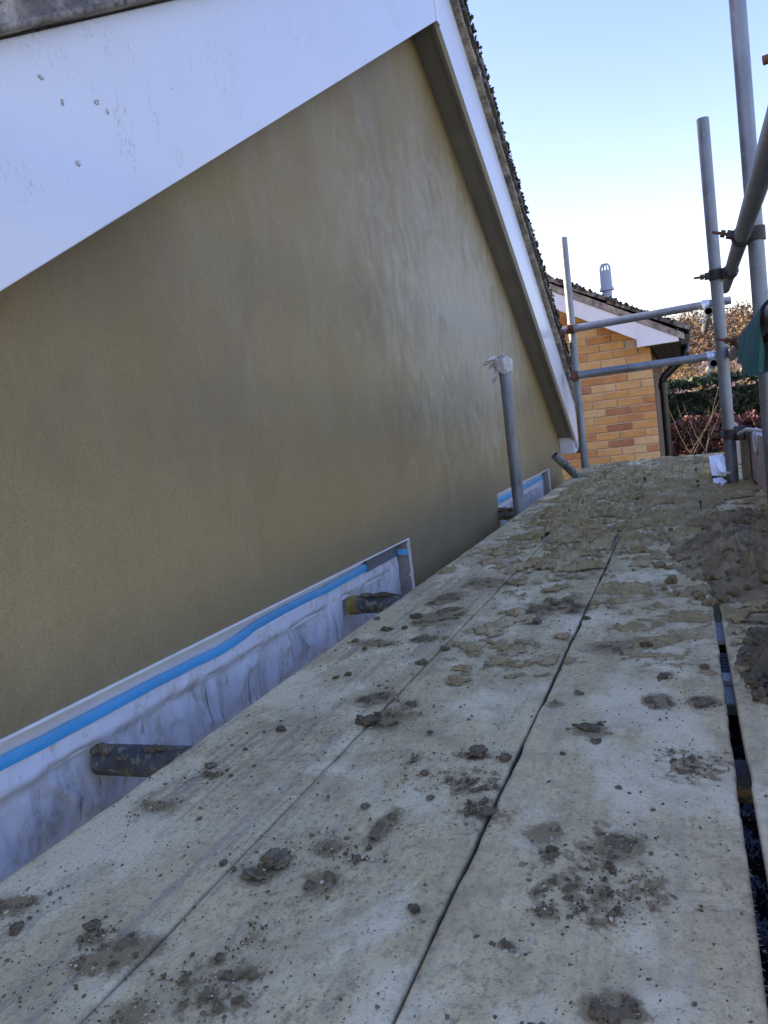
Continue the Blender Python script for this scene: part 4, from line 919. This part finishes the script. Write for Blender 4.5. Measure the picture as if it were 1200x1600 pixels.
ang = math.atan(.566); dn = Vector((math.cos(ang), 0, -math.sin(ang)))
for r_ in range(12):
    for c_ in range(7):
        p = Vector((.07, 0, .935))-dn*(.335*r_+.21)+Vector((math.sin(ang), 0, math.cos(ang)))*rnd.uniform(-.004, .006); p.y = NB-.03+.149+.30*c_
        o = bpy.data.objects.new('roof_tile', TM[rnd.randrange(5)]); COL.objects.link(o); o.parent = nroof
        yd = (dn+Vector((math.sin(ang), 0, math.cos(ang)))*.05).normalized(); xd = Vector((0, -1, 0)); zd = xd.cross(yd)
        if zd.z < 0: xd = -xd; zd = -zd
        mt = Matrix.Identity(4)
        for i, v in enumerate((xd, yd, zd)): mt[0][i], mt[1][i], mt[2][i] = v
        o.matrix_basis = Matrix.Translation(p) @ mt
        
np_(MB().prism([(.03, nlow(.03)+.166), (PX, nlow(PX)+.166), (PX, nlow(PX)+.225), (.03, nlow(.03)+.225)], 1, NB-.012, NB+.02).build('verge_mortar', M_VERGE))
nM = 420; rr_ = np.random.RandomState(9); xm = rr_.uniform(-3, .0, nM); zm = .935+(.07-xm)*.566+.02+rr_.rand(nM)**2*.035; ym = NB-.03+rr_.uniform(-.008, .03, nM); szm = rr_.uniform(.006, .02, nM)
V = base[None]*rr_.uniform(.5, 1.4, (nM, 12, 1))*szm[:,None,None]; V[...,0] += xm[:,None]; V[...,1] += ym[:,None]; V[...,2] += zm[:,None]
o = np_(link('moss', raw_mesh('moss', V.reshape(-1, 3), (bf[None]+12*np.arange(nM)[:,None,None]).reshape(-1, 3)), M_MOSS)); o['kind'] = 'stuff'
m = MB()
gp = [(-.010, .935), (-.008, .885), (.012, .848), (.045, .845), (.062, .880), (.070, .925), (.078, .925), (.072, .872), (.050, .836), (.006, .838), (-.0155, .880), (-.016, .935)]
m.prism(gp, 1, NB+.02, NY+3.6); m.prism([(-.014, .93), (-.012, .885), (.012, .842), (.046, .840), (.066, .878), (.072, .92)], 1, NB+.012, NB+.019); np_(m.build('gutter', M_PVC))
m = MB(); m.sweep([(.030, 8.0, .85), (.030, 8.0, .78), (.018, 8.0, .745), (-.165, 8.0, .595), (-.188, 8.0, .56), (-.190, 8.0, .50)], .036, 14); dp = np_(m.build('downpipe_bend', M_PVC, None, smooth=True))
m = MB(); m.cyl((-.190, 8.0, .53), (-.190, 8.0, GZ), .034, n=18); m.cyl((-.190, 8.0, .535), (-.190, 8.0, .47), .041, n=18); np_(m.build('downpipe', M_PVC, None, auto=40))
m = MB()
for i in range(3): m.box((-.245+i*.07, NB+.03, .856-.0), (-.222+i*.07, NY+3.5, .867))
np_(m.build('soffit_vent', M_PVC))
k = NT('flue_grey', .45, .4); k.color((.36, .40, .45)); M_FLUE = k.m
fl = np_(MB().cyl((-.66, 8.6, 1.1), (-.66, 8.6, 1.56), .048, n=24).cyl((-.66, 8.6, 1.56), (-.66, 8.6, 1.745), .060, .056, n=24).build('flue_pipe', M_FLUE, None, auto=40))
MB().cyl((-.66, 8.6, 1.545), (-.66, 8.6, 1.556), .074, n=24).cyl((-.66, 8.6, 1.556), (-.66, 8.6, 1.575), .068, n=24).build('collar', M_FLUE, fl, auto=40)
m = MB()
for i in range(10):
    a = 2*math.pi*i/10; c, s_ = math.cos(a), math.sin(a)
    m.sweep([(-.66+.052*c, 8.6+.052*s_, 1.744), (-.66+.049*c, 8.6+.049*s_, 1.785), (-.66+.032*c, 8.6+.032*s_, 1.808)], .0055, 6)
m.cyl((-.66, 8.6, 1.803), (-.66, 8.6, 1.815), .036, n=18); m.build('cage', M_FLUE, fl)

# ------------------------------------------------------------------ hedges and planting
def leaf_mat(name, a, b, rough=.6):
    k = NT(name, rough, .3); n = k.noise(3, 5, .6); r = k.noise(40, 3, .6)
    k.color(k.mix(k.ramp(k.math('ADD', k.math('MULTIPLY', n, .5), k.math('MULTIPLY', r, .5)), [(.38, 0.), (.62, 1.)]), a, b)); return k.m
def leaves(name, P, Nn, size, mat, parent=None, seed=0):
    rs_ = np.random.RandomState(seed); n = len(P)
    a = rs_.randn(n, 3); a /= np.linalg.norm(a, axis=1)[:,None]; a = a*.8+Nn*.5
    a /= np.linalg.norm(a, axis=1)[:,None]
    t = np.cross(a, rs_.randn(n, 3)); t /= np.linalg.norm(t, axis=1)[:,None]; b = np.cross(a, t)
    s_ = (size*rs_.uniform(.6, 1.4, n))[:,None]
    V = np.stack([P-t*s_, P-b*s_*.5+a*s_*.12, P+t*s_, P+b*s_*.5+a*s_*.12], 1)
    return link(name, raw_mesh(name, V.reshape(-1, 3), np.arange(n*4).reshape(-1, 4)), mat, parent)
def hedge(label, x0, x1, y0, y1, z1, n, size, mat, core_mat, seed, rnd_top=.15):
    t = empty('hedge', ((x0+x1)/2, (y0+y1)/2, GZ)); tag(t, label, 'hedge'); inv = Matrix.Translation((-(x0+x1)/2, -(y0+y1)/2, -GZ))
    rs_ = np.random.RandomState(seed)
    m = MB().box((x0+.1, y0+.42, GZ), (x1-.1, y1-.12, z1-.22)); c = m.build('branches', core_mat, t, bevel=.08); c.matrix_parent_inverse = inv
    nf = int(n*.7); P = np.zeros((n, 3)); Nn = np.zeros((n, 3))
    P[:nf] = np.stack([rs_.uniform(x0, x1, nf), np.full(nf, y0), GZ+rs_.rand(nf)**.8*(z1-GZ)], -1); Nn[:nf] = (0, -1, .2)
    k = n-nf; P[nf:] = np.stack([rs_.uniform(x0, x1, k), rs_.uniform(y0, y1, k), np.full(k, z1)], -1); Nn[nf:] = (0, -.2, 1)
    lump = fbm(P[:,0]*1.7, P[:,2]*1.7+P[:,1], seed, 4)-.5
    P[:nf, 1] += -lump[:nf]*.35+rs_.rand(nf)*.16
    P[nf:, 2] += lump[nf:]*rnd_top*2-rs_.rand(k)*.1
    topz = z1+(fbm(P[:nf,0]*1.7, P[:nf,0]*0+z1, seed, 3)-.5)*rnd_top; P[:nf, 1] += .25*sstep(-.2, 0, P[:nf, 2]-topz)
    o = leaves('foliage', P, Nn, size, mat, t, seed); o.matrix_parent_inverse = inv
    return t
M_CORE = simple('hedge_core', (.018, .016, .012), .95, .3, 4)
hedge('clipped dark green hedge beyond the brick house', -2.5, 7.5, 13.4, 14.8, .66, 26000, .045, leaf_mat('hedge_green', (.014, .026, .011), (.045, .075, .022)), M_CORE, 3, .12)
hedge('low reddish brown leafed hedge in front of the green one', -2.2, 6.5, 12.5, 13.2, .06, 17000, .042, leaf_mat('hedge_red', (.06, .022, .02), (.17, .065, .05)), M_CORE, 6, .3)
def shrub(x, y, z0, h, n, label, seed, mat):
    rnd = random.Random(seed); m = MB()
    for i in range(n):
        a = rnd.uniform(-.55, .55); b = rnd.uniform(-.4, .4); L = h*rnd.uniform(.6, 1)
        p = Vector((x+rnd.uniform(-.15, .15), y, z0)); pts = [p]
        for s_ in range(5): pts.append(pts[-1]+Vector((a*.25*L+rnd.uniform(-.02, .02), b*.2*L, L/5)))
        m.sweep(pts, [.0045, .004, .003, .0025, .002, .001], 5)
        for q in range(2):
            st = pts[rnd.randint(1, 3)]; m.sweep([st, st+Vector((rnd.uniform(-.12, .12), rnd.uniform(-.1, .0), .15)), st+Vector((rnd.uniform(-.2, .2), rnd.uniform(-.1, 0), .36))], [.0025, .002, .001], 4)
    o = m.build('bare_shrub', mat); reorigin(o); return tag(o, label, 'shrub')
M_TWIG = simple('pale_twig', (.17, .14, .105), .9, .3, 6); M_BARK = simple('bark', (.16, .12, .085), .9, .35, 4)
shrub(.12, 12.42, -.5, 1.15, 9, 'thin bare twiggy shrub rising out of the red hedge', 4, M_TWIG)
shrub(1.0, 12.42, -.5, .9, 6, 'bare twigs beside the tallest upright in the red hedge', 9, M_TWIG)

def bare_tree(x, y, h, seed, label, leaf=None, nl=0, spread=.5, lev=5, mat=None, cat='tree', group=None, size=.05):
    rnd = random.Random(seed); z0 = float(terrain(np.array([x]), np.array([y]))[0]); t = empty('bare_tree', (x, y, z0)); tag(t, label, cat, group)
    tr = MB(); br = MB(); tips = []
    def grow(p, d, L, r, l):
        n = 3; pts = [p]; q = p.copy(); dd = d.copy()
        for i in range(n):
            dd = (dd+Vector((rnd.gauss(0, .13), rnd.gauss(0, .13), rnd.gauss(0.03, .08)))).normalized(); q = q+dd*L/n; pts.append(q.copy())
        rs_ = [r*(1-.4*i/n) for i in range(n+1)]
        (tr if l == lev else br).sweep(pts, rs_, 6 if l > 2 else 4, caps=False)
        if l <= 2: tips.extend(pts[1:])
        if l == 0: return
        for i in range(rnd.randint(2, 3) if l > 1 else 4):
            ax = Vector((rnd.gauss(0, 1), rnd.gauss(0, 1), rnd.gauss(0, .4))).normalized()
            nd = (dd*(1-spread*.6)+ax*spread*1.1+Vector((0, 0, .12))).normalized()
            grow(pts[rnd.randint(1, n)] if i else pts[-1], nd, L*rnd.uniform(.62, .85), r*.58, l-1)
    grow(Vector((0, 0, -.1)), Vector((0, 0, 1)), h*.30, h*.022, lev)
    tr.build('trunk', mat or M_BARK, t, smooth=True); br.build('crown', mat or M_BARK, t, smooth=True)
    if leaf:
        T = np.array([p[:] for p in tips]); rs_ = np.random.RandomState(seed); P = T[rs_.randint(0, len(T), nl)]+rs_.randn(nl, 3)*h*.018
        leaves('leaves', P, np.tile((0, 0, 1.), (nl, 1)), size, leaf, t, seed)
    return t
M_OCHRE = leaf_mat('ochre_leaf', (.16, .105, .03), (.32, .215, .07))
M_RUSSET = leaf_mat('russet_leaf', (.14, .08, .04), (.26, .15, .075))
bare_tree(.55, 27, 6.6, 5, 'bare tree with yellow leaves behind the gutter of the brick house', M_OCHRE, 3200, .62, size=.045)
bare_tree(1.9, 30, 6.0, 12, 'bare ochre tree between the cross rails and the shorter upright', M_OCHRE, 2600, .6, size=.05)
bare_tree(-.6, 36, 7.5, 22, 'brown bare tree furthest left, partly behind the brick house', M_RUSSET, 1200, .6, size=.05)
bare_tree(3.6, 33, 5.2, 31, 'low brown tree right of the shorter upright', M_RUSSET, 2000, .6, size=.05)

# far houses
def far_house(x, y, w, d, hw, rise, label, wallc, roofc, wins, seed, ridge_x=True):
    z0 = float(terrain(np.array([x]), np.array([y]))[0])-.5; t = empty('far_house', (x, y, z0)); tag(t, label, 'house', 'houses below the hill')
    wm = simple('far_wall_%d' % seed, wallc, .9, .15, 1.5); rm = simple('far_roof_%d' % seed, roofc, .9, .2, 1.2)
    MB().box((-w/2, 0, 0), (w/2, d, hw)).build('wall', wm, t)
    r_ = MB().add([(-w/2-.3, -.4, hw), (w/2+.3, -.4, hw), (w/2+.3, d+.4, hw), (-w/2-.3, d+.4, hw), (-w/2-.3, d/2, hw+rise), (w/2+.3, d/2, hw+rise), (-w/2-.3, -.4, hw-.15), (w/2+.3, -.4, hw-.15), (w/2+.3, d+.4, hw-.15), (-w/2-.3, d+.4, hw-.15)],
               [(0,1,5,4),(2,3,4,5),(0,4,3),(1,2,5),(0,6,7,1),(1,7,8,2),(2,8,9,3),(3,9,6,0),(6,9,8,7)]).build('roof', rm, t)
    MB().box((w*.2, d/2-.3, hw+rise-.4), (w*.2+.7, d/2+.3, hw+rise+.8)).build('chimney', wm, r_)
    MB().box((-w/2-.3, -.46, hw-.2), (w/2+.3, -.405, hw)).build('fascia', M_TRIM, t)
    for wx, wz, ww, wh in wins:
        f = MB()
        f.box((wx-ww/2, -.06, wz), (wx+ww/2, -.005, wz+.12)).box((wx-ww/2, -.06, wz+wh-.12), (wx+ww/2, -.005, wz+wh)).box((wx-ww/2, -.06, wz+.12), (wx-ww/2+.12, -.005, wz+wh-.12)).box((wx+ww/2-.12, -.06, wz+.12), (wx+ww/2, -.005, wz+wh-.12))
        o = f.build('window', M_TRIM, t); MB().box((wx-ww/2+.12, -.03, wz+.12), (wx+ww/2-.12, -.006, wz+wh-.12)).build('pane', M_GLASS, o)
far_house(4.9, 62, 6.4, 6, 3.5, .9, 'red brick house with a white window right of the shorter upright', (.22, .085, .06), (.20, .12, .095), [(-1.75, 1.75, .85, 1.15), (1.4, 1.75, .85, 1.15)], 1)
far_house(1.6, 50, 6.2, 5, 2.0, 1.6, 'low far house with pale roof edge left of the shorter upright', (.30, .20, .16), (.17, .115, .10), [(-1.2, .6, 1.1, 1.0), (1.0, .6, 1.1, 1.0)], 2)
far_house(13, 70, 7, 6, 3.2, 1.2, 'far house on the right behind the netting', (.26, .12, .08), (.19, .12, .09), [(-1.8, 1.5, 1.1, 1.1), (1.5, 1.5, 1.1, 1.1)], 3)
far_house(-7, 75, 7, 6, 4.4, 2, 'far house hidden low behind the brick neighbour', (.28, .18, .12), (.18, .12, .1), [(-1.8, 2.4, 1.3, 1.3), (1.5, 2.4, 1.3, 1.3)], 4)

# bare wood covering the hillside: one mass
rs_ = np.random.RandomState(17); nT = 2200
tx = rs_.uniform(-60, 90, nT); ty = 78+rs_.rand(nT)*150; tz = terrain(tx, ty); th = rs_.uniform(2.4, 5.2, nT)
V = []; per = 64
c0 = np.stack([tx, ty, tz], -1)
ang_ = rs_.rand(nT, per)*6.28; rad = np.sqrt(rs_.rand(nT, per))*.34*th[:,None]; hh = (.25+.75*rs_.rand(nT, per))*th[:,None]
env = np.sqrt(np.clip(1-((hh/th[:,None]-.6)/.42)**2, .05, 1)); rad *= env
t0 = c0[:,None]+np.stack([np.cos(ang_)*rad, np.sin(ang_)*rad, hh], -1); b0 = t0+rs_.randn(nT, per, 3)*.30+np.array([0, 0, -.12])
wv = rs_.randn(nT, per, 3)*.07
V = np.stack([b0-wv, b0+wv, t0+wv*.3, t0-wv*.3], 2).reshape(-1, 3)
k = NT('bare_wood', .9, .1); n = k.noise(.12, 4, .6); n2 = k.noise(1.2, 3, .6); k.color(k.mix(k.ramp(n, [(.35, 0.), (.65, 1.)]), k.mix(n2, (.075, .05, .037), (.13, .09, .065)), k.mix(n2, (.10, .066, .044), (.17, .115, .075)))); 
o = link('woodland', raw_mesh('woodland', V, np.arange(len(V)).reshape(-1, 4)), k.m); tag(o, 'bare russet woodland covering the distant hillside', 'woodland', kind='stuff')
